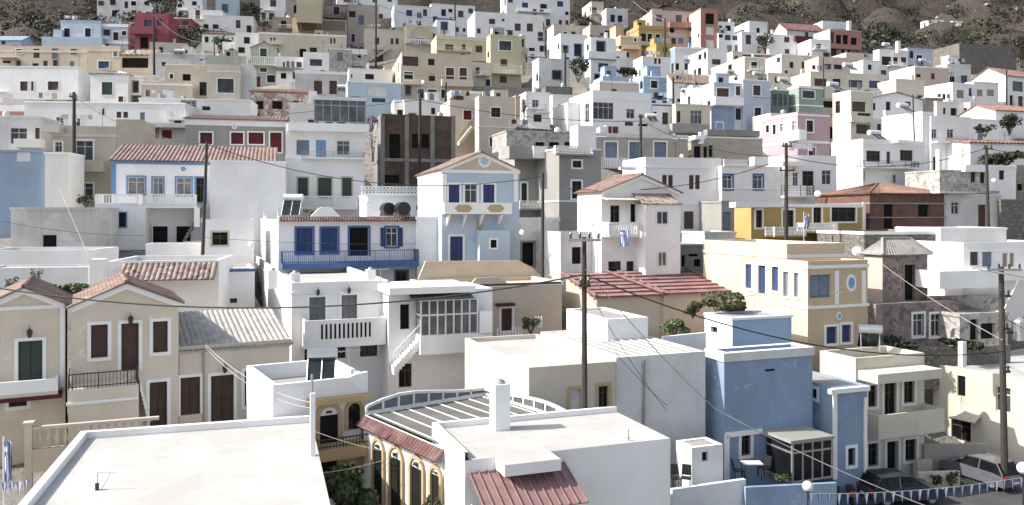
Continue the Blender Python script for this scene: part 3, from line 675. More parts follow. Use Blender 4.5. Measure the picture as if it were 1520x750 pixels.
h27 = H('white house with four blue shuttered openings and a long blue railing', 'white', 413, 622, 326, 440, 60, 21, xl=375, rc='deckwhite', par=.2,
        w='440,339,464,376bB 477,339,501,375bB 519,338,547,380oBd 573,338,590,366gB 588,403,604,425kB')
h27.bal(419, 622, 372, 398, 'B', 1.4, 'trimblue', slab=.4); h27.awn('tile_eave', 'tiledark', 415, 320, 622, 328, .45, .3, .2, .05)
for x0, x1 in ((565, 572), (591, 598)): h27.box('shutter', 'blue', x0, 338, x1, 366, .07, .003)
for k in range(3):
    y = h27.dep*k/2.2; mer = MB()
    mer.prism([(y, h27.h-.05), (y+.35, h27.h+.25), (y+.5, h27.h+.95), (y+.65, h27.h+.25), (y+1.0, h27.h-.05)], lambda u, z, t: (.22*t, u, z), 'white')
    mer.build('merlon', h27.root)
profile_wall(h27, [(462, 321), (470, 312), (478, 307), (490, 307), (496, 312), (505, 321)], .6, .3, 'chimney_hood')
h28 = H('pale blue house with an ochre pediment and navy shutters over a white balcony', 'paleblue', 656, 771, 251, 420, 62, 17, xl=620, roof='gf', rc='tilepale', ya=226, tsp=.26,
        w='666,274,682,301vWd 690,274,708,301gWd 717,274,734,301vWd 668,351,687,390vWd', cor=[(254, .25, 'trimwhite')])
mb = MB(); c_ = h28.w_/2; rs_ = (251-226)/F*(62+h28.dep*.2); mb.prism([(.55, h28.h+.02), (h28.w_-.55, h28.h+.02), (c_, h28.h+rs_-.3)], lambda u, z, t: (u, -.03*t-.002, z), 'beige'); mb.build('pediment', h28.root)
ring(h28, 719, 239, .5, 'trimwhite', 'paleblue'); b_ = h28.bal(660, 760, 301, 318, 's', 1.2, 'trimwhite', 'trimwhite')
for x in (688, 736):
    p = h28.loc('F', x, 309.5, -1.2); mb = MB(); mb.prism([(p.x+a*.7, p.z+b*.28) for a, b in ((-1, 0), (-.6, 1), (.6, 1), (1, 0), (.6, -1), (-.6, -1))], lambda u, z, t: (u, -1.2-.02*t-.001, z), 'trimochre'); mb.build('panel', b_)
for x in (668, 692, 717, 745):
    p = h28.loc('F', x, 319, -1); mb = MB(); mb.prism([(-1.1, p.z), (-.004, p.z), (-.004, p.z-.9)], lambda u, z, t: (p.x-.07+.14*t, u, z), 'trimwhite'); mb.build('bracket', b_)
h28.box('porch', 'paleblue', 712, 342, 757, 395, 1.0, .003); pane(h28, 728, 356, 737, 368, 1.0, 'k', 'W'); h28.box('panel', 'trimochre', 708, 327, 716, 342, .05, .003)
for x in (660, 766): h28.box('pilaster', 'trimwhite', x-3, 258, x+3, 300, .09, .002)
h29 = H('white gabled house with a projecting bay and a flag hung from its balcony', 'white', 893, 1008, 284, 430, 60, 21, xl=857, roof='gf', rc='tilepale', ya=259, tsp=.26,
        w='906,305,920,334kN 936,303,944,333kN 903,388,922,420kN 930,388,941,420kN')
h29.box('bay', 'white', 958, 303, 1010, 420, 1.5, .003); pane(h29, 975, 315, 990, 332, 1.5, 'g'); pane(h29, 977, 375, 988, 394, 1.5, 'c')
h29.awn('bay_roof', 'tilebrown', 955, 290, 1013, 303, 1.7, .8, .25, .05); h29.awn('awning', 'canvas', 902, 292, 950, 297, 1.3, .2, .25, .04); h29.bal(904, 948, 330, 352, 'b', 1.2)
h30 = H('old white walled house with a junk strewn terrace and black window behind the tall pole', 'oldwhite', 832, 893, 344, 440, 60.5, 21, dep=5, rc='deckgrey', par=.5, w='849,367,863,392oN')
h31 = H('pale grey yard house with a dark gateway right of the pale blue house', 'palegrey', 768, 830, 324, 420, 64, 21, dep=5, rc='deckgrey', par=.4, w='775,360,793,395oK')
h32 = H('grey house with white lattice parapet and two white framed windows', 'grey', 830, 892, 219, 345, 74, 21, dep=6, rc='deckgrey', par=.8, w='850,239,863,249kW 849,269,863,295kW', l='')
h33 = H('set back grey house with a recessed porch behind the slim pole', 'grey', 764, 831, 234, 350, 78, 21, dep=6, rc='deckgrey', par=.1, w='774,272,782,303kW 812,236,819,249kW')
h33.bal(772, 831, 298, 312, 'l', 1.5, 'grey'); h33.box('canopy', 'grey', 756, 218, 832, 236, 1.7, .003)
h32.bal(825, 881, 217, 231, 'l', .5, 'grey'); h33.box('screen', 'trimwhite', 792, 217, 813, 235, 1.95, 1.72)
# ------------------------------------------------------------------ middle rows, left
h = H('white block with a brown tiled awning low on its front behind the buff gables', 'white', 160, 325, 388, 520, 50, 12, dep=7, rc='deck', par=.3, top='trimwhite', w='0,0,0,0o')
h.awn('awning', 'tilebrown', 172, 391, 318, 416, 1.6, .95, .3, .06)
h.box('chimney', 'trimwhite', 133, 385, 154, 424, 2.2, 1.2)
h = H('white house with a thin blue roofline left of the pointed merlons', 'white', 318, 378, 400, 470, 56, 21, dep=6, rc='deck', par=.15, w='325,441,330,449k 341,443,352,450k', cor=[(402, .22, 'trimblue')])
H('small white house with one sand framed window beside the wooden pole', 'white', 300, 377, 326, 396, 65, 21, dep=6, par=.3, w='315,345,338,364kC')
h = H('stained old white wall house with a single dark window under the pale blue wall', 'oldwhite', 16, 143, 308, 384, 66, 10, dep=6, rc='concrete', par=.4, w='63,349,84,371oN')
H('long white terrace wall house low on the left', 'white', -40, 133, 372, 440, 56, 8, dep=6, rc='deckgrey', par=.3)
h = H('white garden store with a flat ledge behind the buff gables', 'palegrey', -30, 131, 398, 470, 50, 8, dep=3, rc='deckwhite', par=.1, name='outhouse')
h = H('white house with blue trim and a red tiled roof over blue framed doors', 'white', 165, 408, 238, 372, 76, 16, dep=7, roof='lean', rc='tilepale', rise=2.0, tsp=.38, fd=2,
      w='190,263,215,288uS 227,264,242,289uS 262,264,284,290uS 291,264,305,300kS', cor=[(240, .4, 'trimsky')])
h.box('corner_strip', 'trimsky', 165, 238, 172, 288, .06, .002)
ring(h, 272, 251, .35, 'trimwhite', 'doorblue')
h.box('podium', 'white', 141, 304, 216, 372, 3.0, .003); pane(h, 165, 316, 187, 337, 3.0, 'k', 'S'); h.box('terrace_slab', 'white', 216, 304, 290, 309, 3.0, .003)
h.bal(141, 205, 288, 305, 'b', 3.0); h.bal(218, 288, 288, 305, 'b', 3.0); pane(h, 227, 336, 249, 368, .1, 'o', 'W', 'garage_door'); pane(h, 262, 336, 283, 366, .1, 'o', 'W', 'garage_door')
h.stairs(268, 366, 302, 304, 1.0, 'concrete', 12)
h = H('pale blue flat wall house at the left edge', 'wallblue', -60, 66, 222, 355, 79, 8, dep=6, rc='deck', par=.1); h.box('patch', 'palegrey', 25, 224, 45, 240, .02, .002)
h = H('narrow white house with a plain wall beside the pale blue wall', 'warmwhite', 66.5, 102, 226, 345, 79.5, 8, dep=4, par=.1)
h = H('tan house with balconies and a jutting roof slab behind the left pole', 'sand', 76, 172, 186, 312, 87, 12, dep=8, par=.3, w='82,211,92,226gW 113,209,138,238gW 114,272,138,296gW', cor=[(200, .3, 'ivory')])
h.bal(98, 153, 238, 255, 's', 1.2); h.box('roof_slab', 'ivory', 62, 186, 88, 196, 1.5, -1)
H('rounded tan block joined to the jutting roof slab house', 'sand', 172.5, 212, 177, 300, 88, 12, dep=6, par=.3)
h = H('white house with a large grilled window above the pale blue wall', 'palegrey', -30, 60, 172, 235, 92, 8, dep=6, par=.2, w='15,190,40,214g 52,190,59,214n'); h.box('ledge', 'trimwhite', 20, 206, 60, 219, 1.2, .003)
h = H('grey house with dark red shutters and a long red tiled roof', 'grey', 275, 424, 176, 265, 90, 14, dep=7, roof='lean', rc='tilepale', rise=1.2, tsp=.4, cor=[(180, .8, 'white')],
      w='297,197,315,214rW 343,197,361,214rW 369,197,391,214rW 401,197,418,226rW'); ring(h, 348, 188, .3, 'trimwhite', 'palegrey')
h = H('white two storey house with a blue door on its upper terrace', 'white', 424, 541, 182, 310, 84, 14, dep=7, par=.3, rc='deck',
      w='440,208,459,230sN 469,208,484,234dNd 500,209,519,230cN 442,264,457,292eC 472,264,492,294eC 508,264,522,292eC', cor=[(234, .2, 'trimwhite')])
h.bal(447, 541, 225, 236, 'h', .9, 'white', 'galv'); h.bal(428, 548, 183, 195, 's', 1.0, 'trimwhite'); h.bal(444, 531, 291, 311, 'b', 1.1)
glaz(h, 466, 149, 543, 181, .6, -2, 6, (0, .75, 1), 'glasspale', 'galv', 'veranda'); h.box('veranda_roof', 'palegrey', 464, 144, 544, 149, .8, -2.2)
H('tall blank white house wall right of the blue trimmed roof', 'white', 312, 424, 238, 335, 77, 14, dep=5, par=.2)
h = H('white wall house with a lattice parapet and black tanks on top', 'white', 545, 663, 288, 360, 73, 17, dep=6, par=.3, rc='deck', w='618,305,628,312oN'); h.bal(537, 664, 277, 291, 'l', .4, 'white')
H('white side house between the blue railing and the pale blue house', 'white', 619, 655, 322, 395, 63, 17, dep=4, par=.2)
h = H('unfinished brown brick house with black openings', 'brickbrown', 566, 675, 169, 290, 90, 17, dep=7, par=.05, rc='concrete', side='concrete', w='578,199,594,235o 612,199,637,220o 569,260,592,272o', cor=[(237, .35, 'concrete')])
for x in (568, 604, 642, 673): h.box('pillar', 'concrete', x-3, 172, x+3, 290, .05, .002)
h = H('cream tower house with an outside stair beside the brick ruin', 'cream', 711, 765, 142, 240, 101, 17, xl=705, par=.2, w='729,160,743,174kW 727,204,741,218kW', cor=[(188, .12, 'trimwhite')])
h = H('lower cream wing with a red window next to the outside stair', 'cream', 668, 712, 148, 238, 104, 17, dep=6, par=.2, w='688,164,700,178rW'); h.stairs(682, 212, 702, 187, 1.3, 'cream', 10, 'iron')
H('narrow ochre strip house at the right of the cream tower', 'peach', 765.5, 772, 142, 210, 108, 17, dep=6, par=.2)
h = H('stained concrete house with slots under its roof', 'peelgrey', 752, 858, 193, 250, 90, 17, dep=6, par=.2, w='795,211,808,218o 815,211,830,218o 838,211,848,218o')
h = H('low grey hip roofed shed behind the stained concrete house', 'grey', 764, 816, 192, 210, 104, 17, dep=7, roof='hip', rc='concrete', rise=1.1, tsp=.5)
H('white stepped house end catching the sun beside the stained concrete house', 'white', 858, 885, 186, 240, 87, 21, xl=846, par=.1)
h = H('grey house with a row of steel blue doors and a white balustrade', 'mouse', 884, 1021, 203, 268, 91, 14, dep=7, par=.5, w='898,211,916,236sW 934,211,952,236sW 971,211,989,236sW', cor=[(200, .4, 'palegrey')]); h.bal(885, 932, 234, 250, 'b', 1.3, 'trimwhite')
h = H('white house with two pairs of brown shutters behind the white gable', 'white', 958, 1071, 233, 340, 80, 14, dep=6, par=.9, rc='deckgrey', w='983,260,990,281n 992,260,999,281n 1023,260,1030,281n 1032,260,1039,281n', cor=[(248, .15, 'trimwhite'), (303, .12, 'trimwhite')])
h.box('cross', 'trimwhite', 921, 248, 944, 252, .0, -.5); pane(h, 1015, 314, 1029, 340, .02, 'n'); pane(h, 1045, 314, 1053, 332, .02, 'n', 'K'); pane(h, 1054, 314, 1060, 332, .02, 'n', 'K')
h = H('white house with two blue framed windows', 'white', 1071.5, 1166, 246, 335, 81, 14, dep=6, par=.3, w='1074,260,1087,281cB 1119,260,1132,281cB', cor=[(280, .1, 'trimwhite')])
h.bal(1075, 1110, 237, 247, 'l', .2, 'white'); h.box('parapet_block', 'trimwhite', 1120, 233, 1141, 246, .4, -.6)
h = H('white house with an iron balcony behind the middle right pole', 'white', 1166.5, 1242, 230, 320, 82, 14, dep=6, par=.3, w='1177,256,1185,276g 1191,254,1208,276k 1220,253,1234,274g'); h.bal(1169, 1209, 275, 293, 'h', 1.2, 'white')
h.box('hood', 'trimwhite', 1162, 240, 1195, 246, 1.2, .003)
h = H('ochre house with white trim and a balustraded terrace', 'ochre', 1115, 1283, 303, 375, 68, 16, xl=1090, par=.2, rc='deckwhite', top='trimwhite', cor=[(305, .3, 'trimwhite')],
      w='1122,312,1131,338kW 1162,312,1178,340kWd 1207,307,1219,331kW 1234,306,1270,329kW'); h.bal(1150, 1197, 337, 352, 'b', 1.6, 'ochre', 'trimwhite'); h.bal(1197, 1244, 331, 346, 'b', 1.6, 'ochre', 'trimwhite'); h.stairs(1244, 341, 1272, 366, 1.0, 'ochre', 8)
h.box('bay', 'trimwhite', 1092, 300, 1140, 308, 1.0, .003); h.box('pilaster', 'trimwhite', 1281, 300, 1285, 350, .1, .002)
h = H('unplastered red brick house under a bright red hipped roof', 'brickred', 1291, 1401, 287, 365, 72, 14, dep=8, roof='hip', rc='tile', rise=1.05, tsp=.28, w='1312,303,1326,339o 1363,303,1379,322o', cor=[(302, .14, 'concrete'), (323, .12, 'concrete')])
H('low stone wall house below the red brick house', 'stonedark', 1283, 1397, 344, 400, 62, 14, dep=6, par=.1, rc='concrete', w='1340,368,1352,398oN 1375,364,1389,392oK')
h = H('white house with a brown door beside the red brick house', 'oldwhite', 1401.5, 1486, 288, 350, 74, 14, dep=6, par=.2, w='1452,304,1464,338n 1412,300,1424,318g'); h.bal(1395, 1450, 270, 287, 's', 1.2, 'oldwhite', 'peelgrey')
H('dark stone walled house at the right edge below the white ones', 'stonedark', 1486, 1560, 296, 360, 75, 10, dep=5, par=.1, rc='concrete')
h = H('long white wall house stepping below the brown door', 'white', 1396, 1494, 338, 430, 63, 14, dep=5, par=.2, w='1405,375,1413,380o 1420,365,1430,392k')
h = H('white house with tan shuttered windows and a sunlit terrace wall at the right edge', 'white', 1430, 1570, 360, 440, 58, 16, dep=6, par=.3, w='1440,374,1453,394n 1458,374,1473,396s 1488,376,1496,396t 1499,376,1506,396t', cor=[(372, .2, 'trimwhite')])
h.bal(1395, 1482, 402, 428, 's', 2.2); h.bal(1482, 1560, 399, 416, 's', 1.0)
h = H('white block lit on its left with dark railings', 'white', 1281, 1373, 206, 290, 88, 21, xl=1234, par=.3, w='1286,224,1307,240k 1316,225,1322,243n 1336,223,1355,239k 1277,254,1284,270g 1325,259,1331,272g 1343,259,1350,272k', cor=[(212, .2, 'trimwhite')])
h.bal(1283, 1365, 239, 250, 'h', 1.1, 'white'); h.box('canopy', 'trimwhite', 1333, 208, 1359, 212, 1.0, .003)
h = H('tall white house with a broad sunlit blank side under the solar heater', 'white', 1369, 1384, 166, 265, 95, 24, xl=1309, par=.2)
h = H('white house with an outside ladder stair and a grey upper floor', 'white', 1382, 1442, 172, 262, 95, 14, dep=7, par=.3, w='1383,192,1391,206g 1406,192,1416,205g 1385,233,1394,253k 1415,234,1421,249n', cor=[(213, .3, 'trimwhite')]); h.bal(1392, 1442, 205, 212, 'r', .8, 'white', 'galv')
h = H('long white house with a strip of red roof at the right edge', 'white', 1440, 1560, 212, 280, 92, 12, dep=7, roof='lean', rc='tile', rise=1.0, tsp=.5, w='1460,235,1466,250g')
h = H('small white flat house with one dark window near the right pole', 'white', 1467, 1508, 246, 300, 84, 10, dep=5, par=.3, w='1483,253,1491,267k', rc='deck'); h.bal(1433, 1470, 245, 255, 's', .6)
h = H('grey rendered house with a slab balcony beside the right pole', 'peelgrey', 1395, 1467, 252, 300, 83, 14, dep=5, par=.2, w='1441,254,1448,272k 1455,252,1465,272o'); h.box('slab', 'peelgrey', 1404, 283, 1484, 287, 1.6, .003)
H('dark stone house at the far right edge behind the small white one', 'stone', 1508.5, 1570, 245, 310, 86, 10, dep=5, par=.1, w='1510,273,1518,283o')
h = H('small dark ruin under the white iron balcony', 'concrete', 1010, 1046, 363, 410, 66, 16, dep=4, par=.1, w='1012,379,1017,396o 1022,377,1036,381o 1030,385,1040,396o')
H('blue grey wall house left of the ochre one', 'palegrey', 1046, 1092, 344, 395, 68, 16, dep=4, par=.1, rc='deckgrey')
H('small dark blue recess house between the white and ochre houses', 'grey', 1071, 1090, 298, 350, 77, 14, dep=5, par=.1, w='1073,315,1085,342s')
# ------------------------------------------------------------------ second band
h = H('stone house with a pale warm wall behind the two pairs of brown shutters', 'stonewarm', 1026, 1132, 202, 250, 97, 14, dep=6, par=.2, w='1030,217,1040,235o 1044,217,1050,234o 1052,216,1058,233o', rc='deck'); h.box('hood', 'trimwhite', 1032, 201, 1047, 207, 1.2, .003); h.box('top_band', 'concrete', 1050, 193, 1128, 202, .02, -1)
h = H('pink house with white bands and an outside stair on its sunlit side', 'pink', 1184, 1231, 166, 250, 103, 22, xl=1130, par=.3, w='1197,179,1207,196kW 1200,219,1210,233kW', l='1137,186,1142,197kW 1147,185,1152,200kW 1158,184,1163,196cW 1175,180,1182,194cW', cor=[(170, .2, 'trimwhite'), (210, .3, 'trimwhite')])
h.box('stair_landing', 'trimwhite', 1160, 194, 1186, 209, 1.2, .003, 'L')
h = H('cream house with a bay tower of brown windows right of the pink house', 'ivory', 1263, 1296, 134, 225, 107, 21, xl=1236, par=.2, w='1265,151,1285,166n 1271,185,1292,199n 1273,168,1292,175k', l='1240,150,1247,168k'); h.bal(1264, 1296, 172, 182, 's', 1.0)
H('dark recessed house between the pink house and the bay tower', 'sand', 1229, 1258, 172, 235, 112, 14, dep=5, par=.2, w='1232,188,1238,206o 1243,187,1257,200k 1241,154,1247,168k')
h = H('white pedimented house with a low red roof', 'white', 1290, 1372, 146, 190, 123, 14, dep=8, roof='gf', rc='tilepale', ya=136, tsp=.5, w='1295,153,1300,164k 1315,151,1322,164k 1343,151,1352,158nW')
H('grey stone walled house right of the white pediment', 'stone', 1372.5, 1400, 145, 185, 125, 14, dep=6, par=.1, rc='concrete')
h = H('white house with two tan shutters and a sunlit blank side', 'white', 1414, 1445, 122, 165, 132, 24, xl=1372, par=.2, w='1420,134,1431,146tN 1438,131,1443,143k')
h = H('white house with twin tan windows under the far right red roof', 'warmwhite', 1445.5, 1482, 121, 165, 134, 16, dep=6, par=.1, w='1450,133,1459,143t 1465,133,1476,143t'); h.bal(1446, 1480, 144, 154, 's', 1.0)
h = H('white gable fronted house with a red roof strip near the right edge', 'white', 1495, 1545, 112, 160, 138, 26, xl=1440, roof='gs', rc='tile', rise=1.8, tsp=.5, w='1503,121,1519,136g')
for a in (('low white house with a flat roof above the red strip at right', 'white', 1440, 1480, 152, 180, 'w', '1450,160,1454,170k'), ('white small house with a red tile roof at the far right', 'white', 1478, 1540, 164, 200, 'g', '1490,172,1494,182k'),
          ('pale flat house above the tall white blank side', 'warmwhite', 1390, 1440, 150, 180, 'w', '1400,160,1404,170k')):
    H(a[0], a[1], a[2], a[3], a[4], a[5], None, 14, w=a[7], roof='gs' if a[6] == 'g' else 'flat', rc='tile' if a[6] == 'g' else 'deck', rise=1.2, tsp=.5)
h = H('lavender house with white framed windows and a sunlit corner terrace', 'lavender', 1103, 1144, 118, 200, 122, 21, xl=1088, par=.2, w='1118,127,1129,142nW 1120,160,1130,176kW', cor=[(118, .2, 'trimwhite')])
h = H('lower lavender wing with dark windows and a flat blue panel', 'lavender', 1060, 1103, 122, 200, 121, 16, xl=1028, par=.2, w='1064,131,1082,145nW 1092,128,1099,142nW 1092,161,1100,178k 1063,182,1073,192kW'); h.bal(1062, 1104, 144, 156, 's', 1.4, 'white'); h.box('blue_panel', 'midblue', 1056, 158, 1090, 193, .04, .002)  # midblue panel set flat on the lower part of the front
h = H('dark green glazed wing left of the green house', 'darkgreen', 1145, 1171, 132, 172, 126, 14, dep=5, par=.2, w='1147,140,1153,157c 1155,140,1161,157c 1163,141,1168,157c')
h = H('green house with a wide grey window', 'green', 1186, 1222, 127, 172, 126, 21, xl=1169, par=.2, w='1191,135,1209,146gW', cor=[(129, .3, 'trimwhite'), (156, .2, 'trimwhite')])
h = H('cream corner house with a reflecting plate window', 'ivory', 1003, 1054, 154, 200, 118, 16, xl=998, par=.2, w='1025,164,1042,184cN 1005,165,1010,182k'); h.bal(998, 1054, 184, 198, 's', 1.0, 'grey')
h = H('small white porch house with a dark doorway left of the reflecting window', 'white', 968, 998, 157, 205, 119, 16, dep=5, par=.2, w='983,167,992,185nN 970,166,975,178k')
h = H('large white flat house with one broad dark window', 'white', 880, 967, 134, 205, 116, 18, xl=845, par=.5, w='879.5,152,911,177gN 930,162,942,176gN', l='868,154,875,182g', cor=[(146, .1, 'trimwhite')])
h = H('white blank cubic house left of the broad dark window', 'white', 843, 868, 152, 190, 120, 18, xl=818, par=.1)
h = H('white house with two balconies behind the dark cypress', 'white', 781, 816, 136, 195, 120, 16, dep=5, par=.3, w='790,148,800,160g 792,170,804,181k'); h.bal(783, 812, 154, 162, 'r', .8, 'white', 'galv')
h = H('low white house with a cream front under the stone wall', 'cream', 670, 714, 134, 165, 132, 16, xl=664, par=.3, top='trimwhite', cor=[(136, .4, 'trimwhite')])
h = H('flat cream house with a pale railing on its roof under the stone wall', 'cream', 713, 770, 147, 170, 130, 16, dep=5, par=.1, w='730,156,745,166k'); h.bal(718, 768, 138, 148, 'r', .2, 'cream', 'galv')
# ------------------------------------------------------------------ upper middle
h = H('big beige house with brown shutters over three dark doors', 'beige', 596, 701, 77, 150, 140, 14, xl=577, par=.2, w='598,84,621,98nN 662,101,674,118nWd 682,101,693,118nWd 621,132,629,146kW 635,133,648,146kW 655,133,663,146kW', cor=[(110, .2, 'ivory')])
h.bal(656, 703, 118, 128, 's', 1.4, 'ivory')
h = H('white arched house with a small flag on its balcony', 'ivory', 602, 648, 37, 80, 185, 14, dep=7, par=.3, w='618,49,630,58kN'); h.bal(602, 648, 58, 65, 'w', 1.2, 'ivory'); arch(h, 'F', 608, 40, 642, 56, 'ivory', 'beige', False, 'arch')
h = H('wide pale yellow house with brown windows along its balcony', 'paleyellow', 648, 724, 52, 92, 172, 14, dep=8, par=.8, w='661,66,673,76n 686,66,691,74n 706,68,716,79n', cor=[(55, .7, 'ivory')]); h.bal(648, 700, 70, 76, 'w', 1.0, 'paleyellow'); h.bal(700, 724, 78, 91, 'w', 1.3, 'paleyellow')
h = H('pale yellow tower house with one big plate window', 'paleyellow', 728, 774, 51, 132, 158, 16, xl=722, par=.2, w='741,61,759,75gW 743,88,753,98n 742,113,752,123n'); h.bal(719, 775, 96, 110, 'w', 1.5, 'paleyellow')
h = H('narrow pale yellow stair house beside the plate window tower', 'paleyellow', 774, 780, 51, 110, 165, 16, dep=5, par=.2, w='773,58,778,70n'); h.bal(774, 784, 71, 78, 's', .8, 'beige')
h = H('long white house with three pairs of windows high in the centre', 'white', 705, 808, 17, 90, 195, 14, xl=694, par=.2, w='726,28,735,36g 745,28,749,32n 726,42,736,54n 764,35,773,46nN 782,35,791,47nN 806,33,812,46g 785,71,794,76k 801,68,810,77k', cor=[(50, .1, 'trimwhite')]); h.bal(783, 810, 77, 84, 'w', 1, 'white')
h = H('white house with blue windows at the top of the centre', 'white', 752, 846, -14, 36, 235, 14, dep=8, par=.2, w='775,4,784,12v 802,6,812,13k 827,2,836,10v'); h.bal(768, 817, 12, 18, 'w', 1.2, 'white')
h = H('white house with blue door trim and a lit blank gable', 'white', 832, 870, 50, 100, 165, 18, xl=812, par=.2, w='836,68,843,78kG 853,66,863,83kD')
h = H('white house with a navy band between its floors', 'white', 877, 914, 55, 125, 152, 18, xl=868, par=.1, w='886,62,898,78kD 888,94,903,107gN', cor=[(87, .3, 'deepblue')]); h.bal(874, 915, 77, 87, 's', 1.0, 'white')
h = H('grey lower house with a square dark window beside the bush', 'palegrey', 800, 846, 86, 128, 150, 16, xl=790, par=.1, w='820,105,833,118kK 787,113,793,124k 798,113,802,124k')
H('long rough stone retaining wall under the pale yellow tower', 'stone', 640, 830, 126, 165, 142, 12, dep=3, par=.02, rc='concrete', name='retaining_wall', cat='wall')
H('second rough stone retaining wall behind the cypress', 'stonedark', 810, 850, 128, 175, 136, 12, dep=3, par=.02, rc='concrete', name='retaining_wall', cat='wall')
h = H('white house with a stepped stair on its front below the centre top', 'ivory', 541, 602, 42, 92, 185, 14, dep=8, par=.3, w='556,56,563,66n 580,57,584,66g 587,57,592,66g'); h.stairs(545, 92, 580, 70, 1.2, 'ivory', 10, 'galv')
h = H('white house with one small blue window left of the centre top', 'white', 585, 640, 7, 45, 220, 14, dep=7, par=.2, w='603,15,612,24vW 628,14,634,24g 643,14,650,24g')
h = H('white house corner with a navy framed window', 'white', 648, 676, 27, 58, 205, 14, dep=6, par=.1, w='655,33,664,44gD', cor=[(28, .3, 'deepblue')])
h = H('pale pink plain house in the upper centre left', 'palepink', 516, 562, 6, 80, 200, 14, dep=7, par=.2, w='532,23,540,37s')
h = H('white house at the top edge above the pink plain one', 'white', 500, 590, -18, 28, 240, 14, dep=7, par=.2, w='510,-4,522,4c 553,-2,560,4n 575,-3,582,3g')
h = H('peach house with a red roof edge and iron balcony', 'palepink', 482, 516, 7, 55, 205, 12, dep=6, par=.2, w='495,10,504,22nW', cor=[(7, .4, 'terracotta')]); h.bal(474, 512, 18, 26, 'r', 1.2, 'ivory')
h = H('pale yellow slim house with twin brown windows', 'paleyellow', 449, 481, -16, 50, 210, 12, xl=440, par=.2, w='457,0,466,6n 457,12,466,22n'); h.bal(451, 484, 22, 31, 'r', 1.0, 'cream')
h = H('white house with one grey window near the top left of the centre', 'white', 386, 430, -18, 30, 240, 10, dep=6, par=.2, w='401,0,410,10g')
h = H('brown unplastered lean house beside the slim yellow one', 'mouse', 424, 450, -2, 30, 230, 10, dep=5, par=.1, w='436,8,444,20o')
h = H('beige terrace house with three blank bays', 'beige', 434, 514, 27, 60, 190, 10, dep=6, par=.1, w='448,33,470,46tN 478,32,512,46tN', top='trimwhite')
h = H('ruined small stone house with one black window', 'stone', 404, 436, 25, 60, 192, 10, dep=5, par=.1, w='417,31,425,41o', rc='concrete')
h = H('long cream house with paired brown windows', 'cream', 384, 514, 49, 85, 178, 10, dep=7, par=.3, w='401,56,404,62n 406,56,409,62n 490,57,493,65n 495,57,498,65n', cor=[(49, .4, 'trimwhite')])
h = H('white house with a square black window beside the long cream one', 'white', 349, 384, 48, 85, 180, 10, dep=6, par=.1, w='362,55,371,65k')
h = H('low house under a long strip of red tiles', 'white', 300, 405, 50, 70, 190, 8, dep=5, roof='lean', rc='tilepale', rise=1.4, tsp=.6)
h = H('pale blue house high on the left of the centre', 'paleblue', 320, 351, -16, 28, 238, 10, dep=6, par=.2, w='329,6,339,19c')
h = H('white low house with a grey door under the pale blue one', 'white', 300, 376, 22, 48, 215, 10, dep=6, par=.2, w='350,30,357,42g')
h = H('white house with one black window near the dark tree', 'white', 280, 330, 14, 45, 215, 8, dep=6, par=.1, w='290,15,297,28nW', cor=[(39, .3, 'rose')])
h = H('white house behind the dark tree at the top left', 'white', 262, 300, -14, 30, 245, 8, dep=6, par=.1, w='285,2,292,10k')
h = H('large blank white house at the top left edge', 'palegrey', 144, 232, -22, 25, 250, 6, dep=8, par=.2)
h = H('sage gabled house with a green window over a balustrade', 'sage', 372, 411, 70, 130, 158, 12, dep=6, roof='gf', rc='tilegrey', ya=61, tsp=.5, w='386,72,396,84eW 386,101,396,107eW'); h.bal(366, 409, 84, 97, 'b', 1.3, 'ivory')
h = H('flat sage topped house left of the balustrade', 'sage', 306, 366, 82, 120, 160, 10, dep=6, par=.2)
h = H('ivory house with one wide grey window', 'ivory', 307, 357, 95, 178, 140, 10, dep=6, par=.2, w='323,117,347,138gW 296,122,306,134k', cor=[(106, .1, 'trimwhite')])
H('grey sided house right of the wide grey window', 'palegrey', 357.5, 374, 95, 178, 142, 10, dep=6, par=.2)
h = H('white house with three narrow dark panes', 'white', 450, 489, 77, 118, 155, 12, dep=6, par=.1, w='460,88,478,98gN')
h = H('crumbling grey house with one shuttered window', 'peelgrey', 489.5, 522, 72, 112, 156, 12, dep=6, par=.1, w='501,78,509,91pN', rc='concrete')
h = H('glazed white porch house between the balustrade and the narrow panes', 'white', 410, 450, 84, 125, 157, 12, dep=5, par=.2, w='420,92,423,100g 425,91,430,100s 432,91,437,100s 440,92,448,100g'); h.bal(408, 450, 100, 104, 's', 1.0, 'stone', 'stone')
h = H('crumbling small house with a dark hatch', 'peelgrey', 520, 545, 80, 120, 158, 12, dep=5, par=.1, w='531,82,536,86o 541,60,547,72o')
h = H('weathered white house with a heavy cornice and two tall doors', 'oldwhite', 438, 514, 104, 160, 142, 12, dep=6, par=.4, w='466,120,478,140nN 489,120,500,140nN', cor=[(107, .5, 'trimwhite')])
h = H('white flat house with a dark slot above the pale blue block', 'white', 518, 582, 101, 130, 148, 14, dep=6, par=.1, w='542,110,555,118k 521,110,523,116k')
h = H('pale blue block with white shuttered windows', 'paleblue', 516, 596, 120, 190, 130, 14, dep=7, par=.1, w='545,128,575,143wN 552,146,572,152gN')
h = H('ruined house of peeling white and red plaster under old tiles', 'peelred', 371, 458, 136, 190, 128, 12, dep=6, roof='lean', rc='tile', rise=1.3, tsp=.45, w='380,150,391,162o 404,150,419,162o 433,150,443,172o')
h = H('white house tucked right of the ruined red plaster one', 'white', 458, 470, 135, 195, 126, 12, dep=5, par=.1)
H('white wall house below the pale blue block', 'warmwhite', 585, 668, 148, 185, 125, 14, dep=5, par=.1, rc='deck')
h = H('cream house with a small black hatch and broad parapet', 'cream', 210, 285, 121, 165, 145, 8, dep=6, par=.3, w='248,138,262,146o 226,133,231,136k 252,133,258,136k', cor=[(125, .3, 'trimwhite')])
